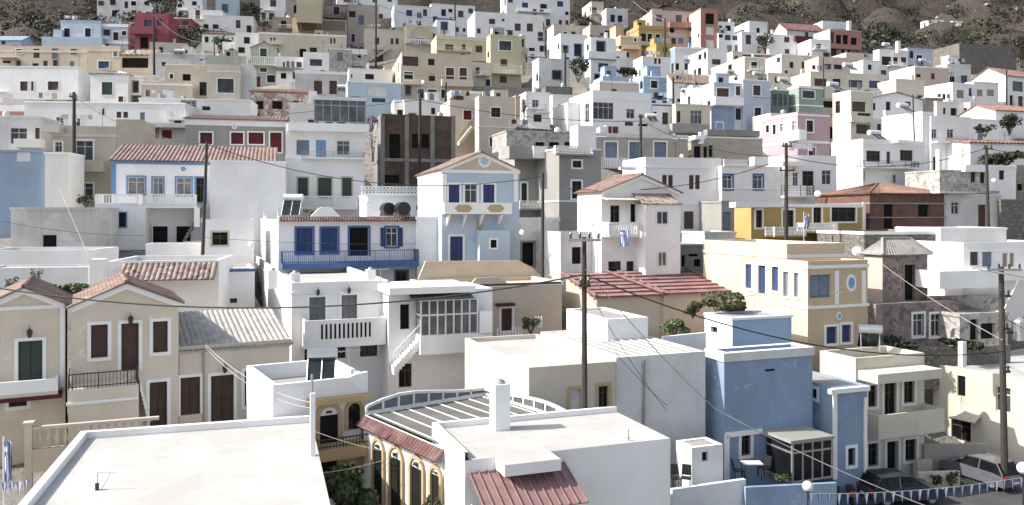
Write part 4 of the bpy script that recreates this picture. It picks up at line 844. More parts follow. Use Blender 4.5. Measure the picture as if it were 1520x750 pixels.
h = H('cream house with a dark arch and small square window', 'cream', 245, 306, 95, 140, 155, 8, dep=6, par=.2, w='252,110,257,117kW 271,110,283,120o')
h = H('narrow cream house with one tall dark window', 'cream', 283, 307, 103, 160, 150, 8, dep=5, par=.2, w='296,122,307,142k')
h = H('low white roofs house with solar tank behind the left pole', 'palegrey', 222, 330, 78, 112, 172, 6, dep=7, par=.2, w='240,92,246,98k 255,72,260,77k 296,88,302,90k')
# ------------------------------------------------------------------ left upper
h = H('pale blue house with white framed windows under the scrub hill', 'paleblue', 90, 150, 30, 75, 196, 4, dep=7, par=.1, w='95,42,104,55kW 126,42,135,55kW'); h.box('plinth', 'paleblue', 62, 55, 152, 72, 2.0, .003); h.box('plinth', 'paleblue', 79, 44, 92, 57, 1.2, .003)
h = H('pale blue side house with one window and white bands', 'paleblue', 150.5, 190, 35, 75, 197, 4, dep=7, par=.1, w='168,48,176,60kW', cor=[(38, .6, 'trimwhite'), (63, .7, 'trimwhite')])
h = H('low pale blue house cut by the left edge', 'paleblue', -20, 31, 60, 80, 200, 0, dep=6, roof='gs', rc='paleblue', rise=1.5, w='2,61,8,66n')
h = H('dark rose house with blue windows and an arched doorway', 'rose', 200, 250, 19, 82, 195, 6, dep=8, par=.2, w='214,30,225,45bN 233,28,241,38bN 225,56,234,68bN 208,55,220,72oN', cor=[(48, .4, 'rose')]); h.bal(192, 228, 39, 50, 's', 1.5, 'rose')
H('set back dark rose wing with a plain wall', 'rose', 250.5, 284, 26, 60, 205, 6, dep=8, par=.2)
h = H('long low tan wall house with pale bands at the left edge', 'beige', -20, 129, 68, 105, 180, 2, dep=6, par=.3, w='4,90,16,94k 48,94,57,98k', cor=[(76, .5, 'ivory')])
h = H('tan block with one blue shuttered window', 'beige', 129.5, 178, 68, 108, 178, 2, dep=6, par=.3, w='146,91,162,102bW', cor=[(75, .4, 'ivory')])
h = H('tan shed with a sloping roof over a dark open front', 'beige', 178.5, 222, 82, 108, 176, 2, dep=6, roof='lean', rc='tan', rise=2.2, w='181,86,220,101o', tsp=1)
h = H('white house with two brown windows on the far left', 'white', -20, 116, 98, 160, 152, 2, dep=7, par=.2, w='30,121,41,135nW 46,121,50,135nW 71,121,87,134nW'); h.bal(-10, 104, 136, 148, 's', .8)
h = H('white house with a grey hipped roof and one large green grey window', 'white', 134, 190, 110, 160, 150, 2, dep=6, roof='hip', rc='fibre', rise=1.0, w='151,122,167,141eW 128,127,132,146n', tsp=.6)
h = H('plain white house right of the grey hipped roof', 'warmwhite', 190.5, 213, 113, 160, 151, 2, dep=6, par=.2)
h = H('low white house with brown window pairs behind the tan balcony house', 'white', 36, 275, 150, 200, 112, 5, dep=7, par=.2, w='152,161,155,171k 173,166,180,175n 183,166,190,175n 208,167,215,182sN', cor=[(152, .1, 'trimwhite')]); h.bal(247, 276, 163, 178, 'b', 1.0, 'white')
h = H('little white house with a pinkish roof strip at the far left', 'white', -30, 37, 156, 190, 112, 2, dep=4, par=.1, cor=[(168, .5, 'terracotta')])
h = H('white stepped house right of the grey hip with a sloping top', 'white', 206, 372, 145, 195, 118, 8, dep=6, par=.2, w='270,150,290,165cK 300,158,312,164k')
h = H('dim pergola house of white walls above the blue trimmed roof', 'palegrey', 206, 276, 182, 230, 99, 8, dep=5, par=.1, w='240,193,255,206r 216,190,236,205t'); h.awn('pergola', 'darkwood', 206, 186, 272, 190, 1.8, .25, .5, .05)
# ------------------------------------------------------------------ right upper
h = H('ochre house with three dark doors and an orange wing', 'ochre', 948, 992, 37, 90, 188, 14, xl=930, par=.2, w='951,50,959,65k 961,50,968,62kW 973,51,980,62kW', cor=[(43, .3, 'terracotta')]); h.bal(950, 985, 62, 68, 's', 1.0, 'ivory')
h = H('orange wing with a round window left of the ochre doors', 'peach', 921, 952, 53, 92, 182, 14, xl=913, par=.1, w='941,57,945,62kW 924,37,946,45n')
h = H('lower ochre house with one dark window', 'ochre', 974, 1002, 64, 112, 178, 14, dep=6, par=.1, w='984,70,991,78n', top='trimwhite')
h = H('pink tower house with stacked white shutters', 'terracotta', 1040, 1066, 12, 78, 197, 12, dep=7, par=.1, w='1047,20,1060,36oN 1048,40,1060,52wN 1048,59,1060,72wN', side='palepink')
h = H('pale pink long house with a recessed balcony under the scrub', 'palepink', 968, 1041, 15, 70, 202, 10, xl=942, par=.1, w='974,22,983,32cN 1003,22,1012,36cN 1020,26,1026,38gN'); h.bal(994, 1020, 33, 41, 's', 1.2, 'terracotta'); h.bal(1020, 1040, 33, 41, 's', 1.4, 'terracotta')
h = H('white house with a grey door right of the pink tower', 'white', 1101, 1124, 47, 78, 196, 12, dep=6, par=.1, w='1107,52,1115,66gN'); 
h = H('white small house with twin navy windows right of the pink tower', 'white', 1066.5, 1101, 49, 80, 197, 12, dep=6, par=.1, w='1076,52,1085,60vN 1087,53,1097,60vN 1067,51,1073,56k', cor=[(61, .3, 'trimwhite')])
h = H('white stepped house below the scrub with dark eaves', 'white', 1112, 1141, 31, 70, 215, 14, xl=1090, par=.2, w='1107,34,1112,40k'); h = H('white porch house with black gaps beside the stepped one', 'white', 1066, 1090, 32, 55, 217, 12, dep=5, par=.2, w='1067,38,1072,46k 1077,38,1085,46o')
h = H('white house with a deep blue side wall in the upper right', 'white', 1050, 1080, 72, 112, 168, 14, xl=1020, par=.1, w='1057,88,1070,96n')
h = H('blue washed wall house left of the salmon roof', 'midblue', 1002, 1050, 70, 108, 176, 12, dep=5, par=.1, w='1003,94,1008,104k 1016,94,1022,104k 1036,92,1041,104s', front='palegrey')
h = H('salmon walled house with a pale balustrade', 'terracotta', 1090, 1162, 78, 112, 170, 12, xl=1078, par=.1, w='1098,82,1130,86nN', top='palepink'); h.bal(1136, 1176, 92, 102, 'w', 1.0, 'white')
h = H('white house with two pairs of brown shutters in the upper right', 'white', 954, 995, 84, 118, 160, 14, xl=940, par=.2, w='971,86,975,95n 977,86,981,95n 971,106,981,112k')
h = H('grey garden house behind the dark shrubs', 'palegrey', 914, 942, 86, 115, 166, 14, dep=5, par=.2)
h = H('ivory house with one square white framed window', 'ivory', 1105, 1136, 84, 128, 152, 14, xl=1056, par=.2, w='1115,92,1124,101kW')
h = H('sky blue house with a white cap and dark framed window', 'skyblue', 955, 990, 113, 160, 138, 18, xl=937, par=.2, w='966,120,976,131kW', l='950,121,954,132k', cor=[(113, .25, 'trimwhite')])
h = H('sky blue low wall house left of the white cap', 'skyblue', 895, 940, 113, 145, 142, 14, dep=5, par=.1)
h = H('white low roofs house before the sky blue wall', 'palepink', 890, 952, 120, 150, 138, 14, dep=5, par=.2)
h = H('white house with blue eye motifs on its parapet', 'white', 966, 1000, 148, 180, 126, 14, dep=5, par=.2, w='967,149,974,153vN 983,149,990,153vN', cor=[(146, .2, 'deepblue'), (156, .2, 'deepblue')])
h = H('white house under a pink tiled lean roof', 'white', 1000, 1062, 122, 160, 134, 14, xl=990, roof='lean', rc='tilepale', rise=1.8, tsp=.5, w='1005,147,1022,152n')
h = H('low white wall house left of the lavender one', 'white', 1028, 1062, 126, 165, 128, 16, dep=4, par=.1, w='1045,132,1048,136k')
h = H('white house with a brown carport in the upper right', 'white', 1143, 1183, 51, 92, 190, 14, xl=1138, par=.2, w='1164,55,1172,63n 1165,73,1172,80n'); h.box('carport', 'maroon', 1181, 54, 1206, 62, .5, -3)
h = H('brown roofed house with a pale gable under the scrub', 'palegrey', 1168, 1225, 44, 70, 205, 14, dep=7, roof='gs', rc='tiledark', rise=2.4, tsp=.6, w='1195,48,1200,56n')
h = H('brick arcaded house with dark arches', 'palepink', 1232, 1279, 43, 84, 192, 16, xl=1208, par=.2, w='1233,48,1238,64n 1241,52,1249,66o 1251,52,1259,66o 1263,56,1272,68o', front='terracotta', side='white'); h.bal(1231, 1279, 66, 73, 's', .8, 'terracotta')
h = H('white house with one dark window left of the arcade', 'white', 1204, 1233, 58, 92, 186, 12, dep=6, par=.1, w='1212,65,1219,73k')
h = H('white house high behind the brick arcade', 'white', 1221, 1258, 31, 55, 215, 12, dep=6, par=.1)
h = H('small white flat house with cut off corner above the cream row', 'white', 1281, 1305, 89, 120, 165, 14, xl=1262, par=.1, w='1288,96,1294,104kW')
h = H('white house with a dark porch left of the stone fort wall', 'white', 1305, 1348, 73, 118, 168, 14, xl=1296, par=.3, w='1309,84,1323,97k 1326,85,1333,95k'); 
h = H('grey white house with one window against the stone fort wall', 'lavender', 1347, 1385, 71, 112, 170, 14, dep=6, par=.1, w='1360,82,1369,91kW')
H('big square stone fort wall under the right hillside', 'stonedark', 1424, 1509, 64, 110, 178, 14, xl=1384, par=.6, rc='concrete', top='stone', name='stone_building', cat='stone building')
h = H('pinkish small house above the cream row', 'palepink', 1215, 1258, 84, 118, 160, 12, dep=5, par=.2, w='1224,95,1234,103n 1238,96,1250,103kN')
h = H('long cream house with four dark blue windows', 'ivory', 1203, 1312, 106, 150, 146, 12, dep=7, par=.2, w='1209,117,1227,128nN 1236,117,1248,128kN 1260,119,1280,130vN 1290,120,1306,131vN')
h = H('peach house with a white canopy right of the cream row', 'palepink', 1358, 1408, 98, 135, 152, 14, xl=1320, par=.2, w='1360,110,1367,115k 1382,109,1388,118n', cor=[(99, .3, 'trimwhite')])
h = H('cream stepped house below the white canopy', 'ivory', 1330, 1372, 117, 160, 144, 14, dep=5, par=.2)
h = H('grey blank house right of the white canopy', 'palegrey', 1406, 1441, 95, 130, 156, 12, dep=5, par=.1)
h = H('cream flat house below the long cream row', 'cream', 1250, 1290, 140, 175, 138, 16, xl=1240, par=.2, w='1265,151,1284,158n')
h = H('cream curved porch house at the left of the cream flat one', 'beige', 1216, 1246, 145, 180, 134, 14, dep=5, par=.1, w='1220,150,1240,160o')
h = H('little white hut on the scrub hillside', 'white', 1378, 1402, 29, 46, 245, 10, xl=1366, par=.1, w='1392,31,1395,36k', name='hut', cat='hut')
h = H('second little white hut on the scrub hillside with a lit side', 'white', 1414, 1430, 31, 47, 243, 10, xl=1403, par=.1, name='hut', cat='hut')
h = H('cream little house at the top right of the centre', 'cream', 878, 896, 2, 35, 245, 14, xl=864, par=.1, w='879,11,886,21n 871,12,873,22k')
h = H('grey little house with two dark windows at the top right of the centre', 'palegrey', 900, 932, 12, 45, 240, 10, dep=6, par=.1, w='906,22,913,33k 917,23,924,33k')
h = H('pale pink low house with a grey window right of the navy band house', 'palepink', 876, 914, 37, 65, 205, 14, dep=6, par=.1, w='897,45,905,54gW')
h = H('ivory house with stepped roofs left of the pale pink low one', 'ivory', 822, 880, 36, 60, 210, 14, dep=6, par=.3)
h = H('ivory house with orange canopy next to the navy band', 'peach', 914, 926, 38, 75, 195, 14, dep=4, par=.1)
# ------------------------------------------------------------------ houses seen only as slivers behind others
for i, (lab, mt, x0, x1, yt, yb, w) in enumerate((
    ('ivory flat house between the peeling plaster and the glazed veranda', 'warmwhite', 430, 520, 152, 200, ''), ('white house just above the brick ruin', 'white', 600, 668, 148, 190, '640,160,646,170k'),
    ('pale house between the beige house and the pale yellow tower', 'ivory', 700, 730, 92, 135, '706,100,712,110n'), ('white house behind the white cubic blank one', 'white', 820, 850, 140, 175, ''),
    ('white house behind the grey doors row', 'warmwhite', 900, 975, 186, 225, ''), ('white house peeping left of the dark recess', 'white', 1144, 1190, 168, 205, '1150,175,1156,185k'),
    ('pale house between the pediment and the bay tower', 'warmwhite', 1296, 1330, 176, 215, '1302,184,1308,194n'), ('small white house over the white pediment right end', 'white', 1372, 1420, 180, 215, '1380,190,1386,200k'),
    ('white house behind the green house', 'ivory', 1140, 1206, 108, 135, '1150,115,1157,123k 1180,114,1186,122n'), ('pale house over the long white wall at the right', 'warmwhite', 1400, 1470, 206, 250, ''),
    ('white house behind the upper arched one', 'white', 640, 705, 5, 50, '655,14,662,24k 680,16,688,26n'), ('white house left of the ochre doors', 'white', 905, 930, 75, 110, '915,84,920,92k'),
    ('pale house behind the tan block with the blue shutter', 'ivory', 222, 280, 62, 90, '236,70,242,78k'), ('white house right of the dark rose one', 'white', 284, 322, 55, 90, '300,66,306,74k'),
    ('white house under the pink tower', 'warmwhite', 1030, 1070, 70, 100, ''), ('ivory house between the salmon wall and the carport', 'ivory', 1160, 1206, 80, 120, '1172,92,1178,101k 1190,92,1196,101n'),
    ('cream house between the arcade and the white porch', 'cream', 1256, 1300, 78, 110, '1270,90,1276,98n'), ('white house right of the sunlit blank side', 'white', 1440, 1500, 176, 215, '1452,184,1458,194k'),
    ('pale house left of the sage gable', 'warmwhite', 330, 374, 62, 100, '340,72,348,82n'), ('white house above the weathered cornice', 'white', 515, 545, 72, 110, ''))):
    H(lab, mt, x0, x1, yt, yb, D(yb)+4, 14, w=w, par=.15)

H('white wall house by the stair under the blue trimmed roof', 'white', 216, 302, 362, 400, 67, 14, dep=3, par=.1, rc='deckgrey')
# ------------------------------------------------------------------ ground
HILL = []
for x, y, d in ((-60, 66, 205), (60, 40, 225), (120, 22, 245), (200, 0, 265), (330, -15, 285), (600, -25, 295), (850, -15, 285), (940, 12, 262), (1000, 5, 270), (1100, 24, 238), (1160, 25, 240), (1240, 30, 240),
                (1330, 60, 215), (1390, 45, 243), (1420, 46, 243), (1330, 20, 270), (1480, 55, 225), (1560, 70, 215), (1560, 20, 270), (1450, 0, 290), (1200, -10, 295), (1530, 100, 185), (1130, 0, 280)):
    HILL.append(tuple(at(x, y, d)))
for x in range(-260, 1800, 110):
    HILL.append(tuple(at(x, -70, 380))); HILL.append(tuple(at(x, -150, 470)))
NEAR = [tuple(at(x, y, d)) for x, y, d in ((20, 740, 34), (60, 690, 35), (150, 650, 36.5), (300, 660, 38), (480, 800, 32), (560, 800, 30), (1010, 770, 36))]
for x, y in ((1100, 760), (1230, 740), (1330, 730), (1430, 722), (1520, 712), (1650, 705), (1300, 770), (1500, 770), (1200, 800), (1400, 790), (1385, 690), (1400, 690), (1415, 692), (1372, 696), (1440, 696), (1425, 704), (1460, 702)):
    NEAR.append(tuple(at(x, y, 14.5*F/(y-HY))))
for x in range(-30, 45, 12): NEAR.append((x, 12, -14.5)); NEAR.append((x, -25, -15.0))
PTS = np.array(GROUND+HILL+NEAR)
def make_terrain():
    xs = np.concatenate([np.arange(-330, -120, 8), np.arange(-120, 140, 2.0), np.arange(140, 360, 8)]); ys = np.concatenate([np.arange(-30, 20, 4), np.arange(20, 260, 2.0), np.arange(260, 520, 6)])
    X, Y = np.meshgrid(xs, ys); Z = np.zeros_like(X)
    for i in range(X.shape[0]):
        d2 = (X[i][:, None]-PTS[None, :, 0])**2+1.6*(Y[i][:, None]-PTS[None, :, 1])**2+4
        wgt = d2**-1.6; Z[i] = (wgt*PTS[None, :, 2]).sum(1)/wgt.sum(1)
    Z -= .35
    far = np.clip((Y-190)/60, 0, 1)
    Z += far*(1.6*np.sin(X*.11+Y*.05)+1.1*np.sin(X*.23-Y*.17)+.7*np.sin(Y*.6+np.sin(X*.07)*3))
    for P, Ri, W, dep, zt in FOOT:       # keep the ground under every roof
        dx, dy = X-P.x, Y-P.y
        u = Ri[0][0]*dx+Ri[0][1]*dy; v = Ri[1][0]*dx+Ri[1][1]*dy
        ins = (u > -1.2) & (u < W+1.2) & (v > -1.5) & (v < dep+1.5)
        Z = np.where(ins, np.minimum(Z, zt-1.6), Z)
        inn = (u > -.8) & (u < W+.8) & (v > -3.5) & (v < dep*.7)
        Z = np.where(inn, np.minimum(Z, P.z+.05), Z)
    return xs, ys, X, Y, Z
TX, TY, GX, GY, GZ = make_terrain()
def ground_z(x, y):
    i = int(np.clip(np.searchsorted(TX, x)-1, 0, len(TX)-2)); j = int(np.clip(np.searchsorted(TY, y)-1, 0, len(TY)-2))
    a = (x-TX[i])/(TX[i+1]-TX[i]); b = (y-TY[j])/(TY[j+1]-TY[j])
    return float((GZ[j, i]*(1-a)+GZ[j, i+1]*a)*(1-b)+(GZ[j+1, i]*(1-a)+GZ[j+1, i+1]*a)*b)
def on_hill(px, d):
    x = (px-CX)/F*d; return Vector((x, d, ground_z(x, d)))
m, nt, b = nmat('hillside')
v = pos(nt)
sepg = nt.nodes.new('ShaderNodeSeparateXYZ'); nt.links.new(v, sepg.inputs[0])
far = ramp(nt, sepg.outputs[1], 165, 215)
n1 = ramp(nt, noise(nt, .09, v, 9, .72), .40, .62); n2 = ramp(nt, noise(nt, .35, v, 8, .7), .45, .62); n3 = ramp(nt, noise(nt, 1.1, pos(nt, (1, 1, 2)), 8, .75), .42, .66)
earth = mixc(nt, n1, (.05, .039, .029), (.026, .021, .016)); earth = mixc(nt, n2, earth, (.016, .016, .012)); earth = mixc(nt, n3, earth, (.095, .074, .056))
near_ = mixc(nt, n2, (.24, .22, .19), (.16, .145, .125)); near_ = mixc(nt, n3, near_, (.28, .265, .24))
nt.links.new(mixc(nt, far, near_, earth), b.inputs['Base Color']); b.inputs['Roughness'].default_value = .95
bump(nt, b, noise(nt, .6, v, 8, .7), .8, .9)
mb = MB(); nx, ny = len(TX), len(TY)
mb.v = [(float(GX[j, i]), float(GY[j, i]), float(GZ[j, i])) for j in range(ny) for i in range(nx)]
mb.f = [(j*nx+i, j*nx+i+1, (j+1)*nx+i+1, (j+1)*nx+i) for j in range(ny-1) for i in range(nx-1)]; mb.mats = [m]; mb.mi = [0]*len(mb.f)
tag(mb.build('terrain', smooth=True), kind='structure')
# ------------------------------------------------------------------ foliage
def leafmat(key, c1, c2, c3):
    m, nt, b = nmat('leaf_'+key); g = nt.nodes.new('ShaderNodeNewGeometry')
    col = mixc(nt, g.outputs['Random Per Island'], c1, c2); col = mixc(nt, ramp(nt, noise(nt, 1.2, pos(nt), 3), .45, .62), col, c3)
    nt.links.new(col, b.inputs['Base Color']); b.inputs['Roughness'].default_value = .6; b.inputs['Specular IOR Level'].default_value = .25
    return m
M['leaf'] = leafmat('green', (.03, .05, .016), (.06, .08, .03), (.08, .095, .045)); M['leafdark'] = leafmat('dark', (.014, .022, .010), (.028, .036, .017), (.036, .042, .02))
M['leafdry'] = leafmat('dry', (.036, .032, .02), (.055, .048, .03), (.026, .028, .015)); M['magenta'] = leafmat('magenta', (.30, .03, .14), (.42, .06, .2), (.12, .06, .05)); M['leafpale'] = leafmat('pale', (.10, .14, .05), (.16, .2, .08), (.07, .10, .04))
M['olive'] = leafmat('olive', (.055, .062, .028), (.10, .105, .055), (.13, .125, .07)); M['bark'] = paint('bark', (.10, .08, .06), .95)
def clump(mb, c, r, n, size, mat, rnd):
    for _ in range(n):
        while True:
            q = Vector((rnd.uniform(-1, 1), rnd.uniform(-1, 1), rnd.uniform(-1, 1)))
            if .3 < q.length < 1: break
        p = Vector((c[0]+q.x*r[0], c[1]+q.y*r[1], c[2]+q.z*r[2])); nrm = (q+Vector((rnd.gauss(0, .6), rnd.gauss(0, .6), rnd.gauss(0, .6)+.3))).normalized()
        a = nrm.orthogonal().normalized(); a.rotate(Matrix.Rotation(rnd.uniform(0, 6.3), 3, nrm)); b = nrm.cross(a); s1 = size*rnd.uniform(.6, 1.3); s2 = s1*rnd.uniform(.4, .7)
        mb.face([p-a*s1, p-b*s2+nrm*s1*.15, p+a*s1, p+b*s2+nrm*s1*.15], mat)
def plant(name, label, cat, cx, yb, wpx, hpx, d, mat='leaf', n=500, trunk=.25, seed=1, lobes=9, group=None, size=None):
    rnd = random.Random(seed*31+int(cx)); p = at(cx, yb, d); w, h = wpx/F*d/2, hpx/F*d
    o = empty(name, p, 0, label, cat, group); mb = MB(); st = MB()
    size = size or max(.06, min(.28, w*.11))
    for k in range(lobes):
        t = rnd.random(); a = rnd.uniform(0, 6.28); rr = w*.74*math.sqrt(rnd.random())
        c = (math.cos(a)*rr, math.sin(a)*rr*.8, h*(trunk+(1-trunk)*(.25+.55*t))); q = rnd.uniform(.22, .5)
        clump(mb, c, (w*q, w*q, h*(1-trunk)*q*.62), n//lobes, size, mat, rnd)
        st.tube([(0, 0, -.1), (c[0]*.3, c[1]*.3, h*trunk*.8), (c[0]*.9, c[1]*.9, c[2])], max(.02, w*.05), 'bark', 5, r1=.012)
    st.build('trunk', o); mb.build('crown', o); return o
for i, a in enumerate((
    ('pine_tree', 'dark pine standing above the dark rose house', 'tree', 237, 24, 72, 36, 232, 'leafdark', 900, .2), ('shade_tree', 'dark spreading tree over the gap right of the dark rose house', 'tree', 285, 76, 70, 36, 193, 'leafdark', 900, .3),
    ('shade_tree', 'low dark tree just right of the first spreading one under the red tile strip', 'tree', 325, 84, 40, 30, 186, 'leafdark', 500, .3),
    ('bushy_tree', 'dark bushy tree between the white houses near the top edge', 'tree', 372, 30, 34, 28, 228, 'leafdark', 500, .2), ('shrub', 'small green shrub beside the black windowed ruin', 'shrub', 392, 46, 26, 24, 206, 'leaf', 300, .1),
    ('bushy_tree', 'dark tree left of the navy banded house', 'tree', 858, 122, 34, 40, 149, 'leafdark', 700, .15), ('cypress_tree', 'slim dark cypress beside the ochre strip house', 'tree', 777, 192, 16, 52, 117, 'leafdark', 500, .02),
    ('bougainvillea', 'magenta bougainvillea over the alley by the brick ruin', 'plant', 553, 193, 22, 24, 93, 'magenta', 300, .2), ('creeper', 'dark creeper hanging in the alley by the brick ruin', 'plant', 554, 240, 14, 50, 92.5, 'leafdark', 300, .02),
    ('shade_tree', 'wide dark green tree on the slope behind the brick arcade', 'tree', 1312, 76, 84, 46, 212, 'leafdark', 1300, .12), ('bushy_tree', 'rounder olive tree left of the wide one on the slope', 'tree', 1262, 34, 40, 26, 238, 'leafdry', 500, .12),
    ('shrub', 'dark shrub by the grey door house under the scrub', 'shrub', 1134, 74, 30, 24, 190, 'leafdark', 400, .1), ('shrub', 'low dark shrub before the grey garden house', 'shrub', 926, 114, 46, 14, 158, 'leafdark', 400, .05),
    ('shrub', 'bright green shrub beside the pink lean roof', 'shrub', 1018, 141, 24, 16, 130, 'leaf', 300, .1), ('shade_tree', 'dark tree at the far right by the red roofed cottage', 'tree', 1498, 200, 38, 34, 98, 'leafdark', 700, .2),
    ('shrub', 'dark shrub left of the far right tree', 'shrub', 1462, 202, 34, 18, 99, 'leafdark', 400, .1), ('shrub', 'dark hedge behind the small white flat house at right', 'shrub', 1495, 244, 70, 20, 89, 'leafdark', 700, .05),
    ('shrub', 'large dry green bush under the peach house', 'shrub', 1068, 470, 88, 36, 49.5, 'olive', 2200, .12), ('shrub', 'dark bush at the left end of the dry green one', 'shrub', 1028, 470, 36, 24, 49.8, 'leafdark', 600, .1),
    ('shrub', 'leafy bush behind the white terrace shelf', 'shrub', 1000, 500, 48, 30, 46, 'leafpale', 800, .1), ('vine', 'pale green vine between the two gables', 'plant', 104, 437, 56, 16, 41, 'leafpale', 600, .05),
    ('plant', 'young upright plant behind the left gable', 'plant', 54, 424, 20, 26, 46, 'leaf', 160, .1), ('plant', 'leafy plant at the far left behind the gable', 'plant', 18, 432, 30, 22, 45, 'leaf', 260, .1),
    ('oleander', 'big shiny leaved bush at the bottom beside the nearest roof', 'shrub', 522, 790, 96, 96, 30.2, 'leaf', 3200, .1), ('shrub', 'small bush before the ochre arches at the bottom', 'shrub', 640, 775, 30, 40, 27.6, 'leaf', 500, .1),
    ('climber', 'spiky climber behind the white picket fence', 'plant', 788, 494, 36, 24, 49.2, 'leaf', 500, .1), ('shrub', 'weeds at the foot of the pink derelict hut', 'shrub', 1392, 425, 34, 16, 57, 'leafdark', 400, .05),
    ('shrub', 'dark shrub in the yard before the ivory house', 'shrub', 1388, 722, 22, 18, 42.3, 'leafdark', 300, .1), ('shrub', 'dry brown shrub beside the silver car', 'shrub', 1412, 722, 22, 24, 42.6, 'leafdry', 300, .1),
    ('potted_plant', 'potted greenery on the blue patio by the porch', 'plant', 1160, 716, 30, 12, 37.2, 'leaf', 260, .1), ('shrub', 'dark scrub in the yard of the ruined house', 'shrub', 1330, 520, 60, 18, 50, 'leafdark', 600, .05),
    ('shrub', 'dark scrub under the grey shed', 'shrub', 1430, 518, 70, 16, 50.5, 'leafdark', 600, .05), ('potted_plant', 'plants on the white house terrace behind the merlons', 'plant', 466, 318, 30, 8, 66, 'leaf', 200, .05),
    ('shrub', 'dark plants between the white houses left of the tan balcony house', 'shrub', 128, 306, 30, 20, 78, 'leafdark', 300, .05), ('shrub', 'green clump on the hillside left of the huts', 'shrub', 1352, 30, 46, 30, 262, 'leafdark', 500, .05),
    ('shrub', 'dark clump on the hillside above the huts', 'shrub', 1420, 26, 60, 22, 258, 'leafdark', 500, .05), ('shrub', 'dark clump at the top right corner of the hillside', 'shrub', 1500, 14, 60, 24, 268, 'leafdark', 500, .05),
    ('shrub', 'dark rounded thicket just left of the wide tree on the slope', 'shrub', 1238, 66, 50, 24, 216, 'leafdark', 500, .05), ('shrub', 'dark thicket beneath the little hillside huts', 'shrub', 1405, 62, 90, 18, 226, 'leafdark', 600, .05), ('shrub', 'dark thicket behind the stone fort wall end', 'shrub', 1515, 100, 40, 50, 172, 'leafdark', 600, .05), ('shrub', 'dark thicket low on the left hill above the pale blue house', 'shrub', 60, 34, 80, 20, 234, 'leafdark', 600, .05), ('shrub', 'dark thicket along the top edge over the pale pink long house', 'shrub', 985, 10, 110, 26, 268, 'leafdark', 900, .05), ('shrub', 'olive thicket right of the pink tower', 'shrub', 1150, 36, 70, 26, 240, 'leafdry', 600, .05), ('shrub', 'dark thicket at the top left behind the blank house', 'shrub', 135, 12, 60, 22, 258, 'leafdark', 600, .05))):
    plant(*a, seed=i)
rnd = random.Random(5); sc = MB(); rk = MB(); n = 0
while n < 3600:
    d = rnd.uniform(200, 400); px = rnd.choice((rnd.uniform(-120, 330), rnd.uniform(820, 1640), rnd.uniform(820, 1640))); p = on_hill(px, d)
    ok = True
    for P, Ri, W, dep, zt in FOOT:
        if abs(p.x-P.x) < 20 and abs(p.y-P.y) < 20:
            l = Ri @ (p-P)
            if -2.5 < l.x < W+2.5 and -4 < l.y < dep+2: ok = False; break
    if not ok: continue
    n += 1
    s = rnd.choice((.5, .8, 1.2, 1.9, 2.6))*rnd.uniform(.7, 1.3); mt = rnd.choice(('leafdark', 'leafdark', 'leafdry', 'leaf', 'leafdry'))
    clump(sc, (p.x, p.y, p.z+s*.3), (s*1.3, s*1.3, s*.75), int(14+14*s), .16+.14*s, mt, rnd)
    if n % 7 == 0:
        q = on_hill(px+rnd.uniform(-30, 30), d+rnd.uniform(-8, 8)); r = rnd.uniform(.3, 1.3); nn = 6
        ring_ = [[(q.x+math.cos(j*2*math.pi/nn)*r*k*rnd.uniform(.7, 1.3), q.y+math.sin(j*2*math.pi/nn)*r*k*rnd.uniform(.7, 1.3), q.z+z*r*rnd.uniform(.8, 1.2)) for j in range(nn)] for k, z in ((1.1, -.5), (1, .2), (.5, .6))]
        for t in range(2):
            for j in range(nn): rk.face([ring_[t][j], ring_[t][(j+1) % nn], ring_[t+1][(j+1) % nn], ring_[t+1][j]], 'stone')
        rk.face(ring_[2], 'stone')
tag(sc.build('scrub'), 'dry scrub bushes covering the rocky hillside', 'scrub', kind='stuff'); tag(rk.build('rocks'), 'pale rocks strewn over the dry hillside', 'rocks', kind='stuff')

# ------------------------------------------------------------------ street
ma, nt, b = nmat('asphalt'); nz = ramp(nt, noise(nt, .8, pos(nt), 6), .35, .7)
nt.links.new(mixc(nt, nz, (.055, .055, .058), (.085, .083, .08)), b.inputs['Base Color']); b.inputs['Roughness'].default_value = .9
ZR = -14.35
mb = MB(); mb.mats = [ma]
mb.face([(11, 24, ZR), (60, 24, ZR), (60, 47, ZR+.1), (22, 42.4, ZR), (11, 36, ZR)], ma); tag(mb.build('road'), kind='structure')
mb = MB(); mb.box(-16, 18, 20, 36.5, ZR-1, ZR+.012, 'deckgrey'); o = tag(mb.build('pavement'), kind='structure')
mb = MB(); mb.box(24, 60, 42.9, 50, ZR-1, ZR+.13, 'concrete'); o = tag(mb.build('pavement'), kind='structure')

def thing(name, label, cat, loc, rz=0, group=None): return empty(name, loc, math.radians(rz), label, cat, group)
# ------------------------------------------------------------------ poles and wires
def pole(label, x0, y0, x1, y1, d, r=.13, arms=(), mat='pole', name='utility_pole'):
    b, t = at(x1, y1, d), at(x0, y0, d); o = thing(name, label, 'pole', b); mb = MB()
    mb.tube([(0, 0, -1.5), tuple(t-b)], r*1.12, mat, 8, r1=r*.8); mb.build('shaft', o); L = (t-b)
    for k, (zz, half) in enumerate(arms):
        a = MB(); z = L.z-zz; f = z/L.z
        a.box(L.x*f-half, L.x*f+half, -.16-r, -r-.02, z-.06, z+.06, 'galv' if half > .6 else 'pole'); ar = a.build('crossarm', o)
        for j in range(4 if half > .6 else 2):
            q = MB(); x = L.x*f-half+.1+(2*half-.2)*j/(3 if half > .6 else 1); q.lathe(x, -.1-r, [(.03, z+.062), (.06, z+.12), (.045, z+.2), (.06, z+.25), (.02, z+.33)], 'plasticblack', 7); q.build('insulator', ar)
    return o
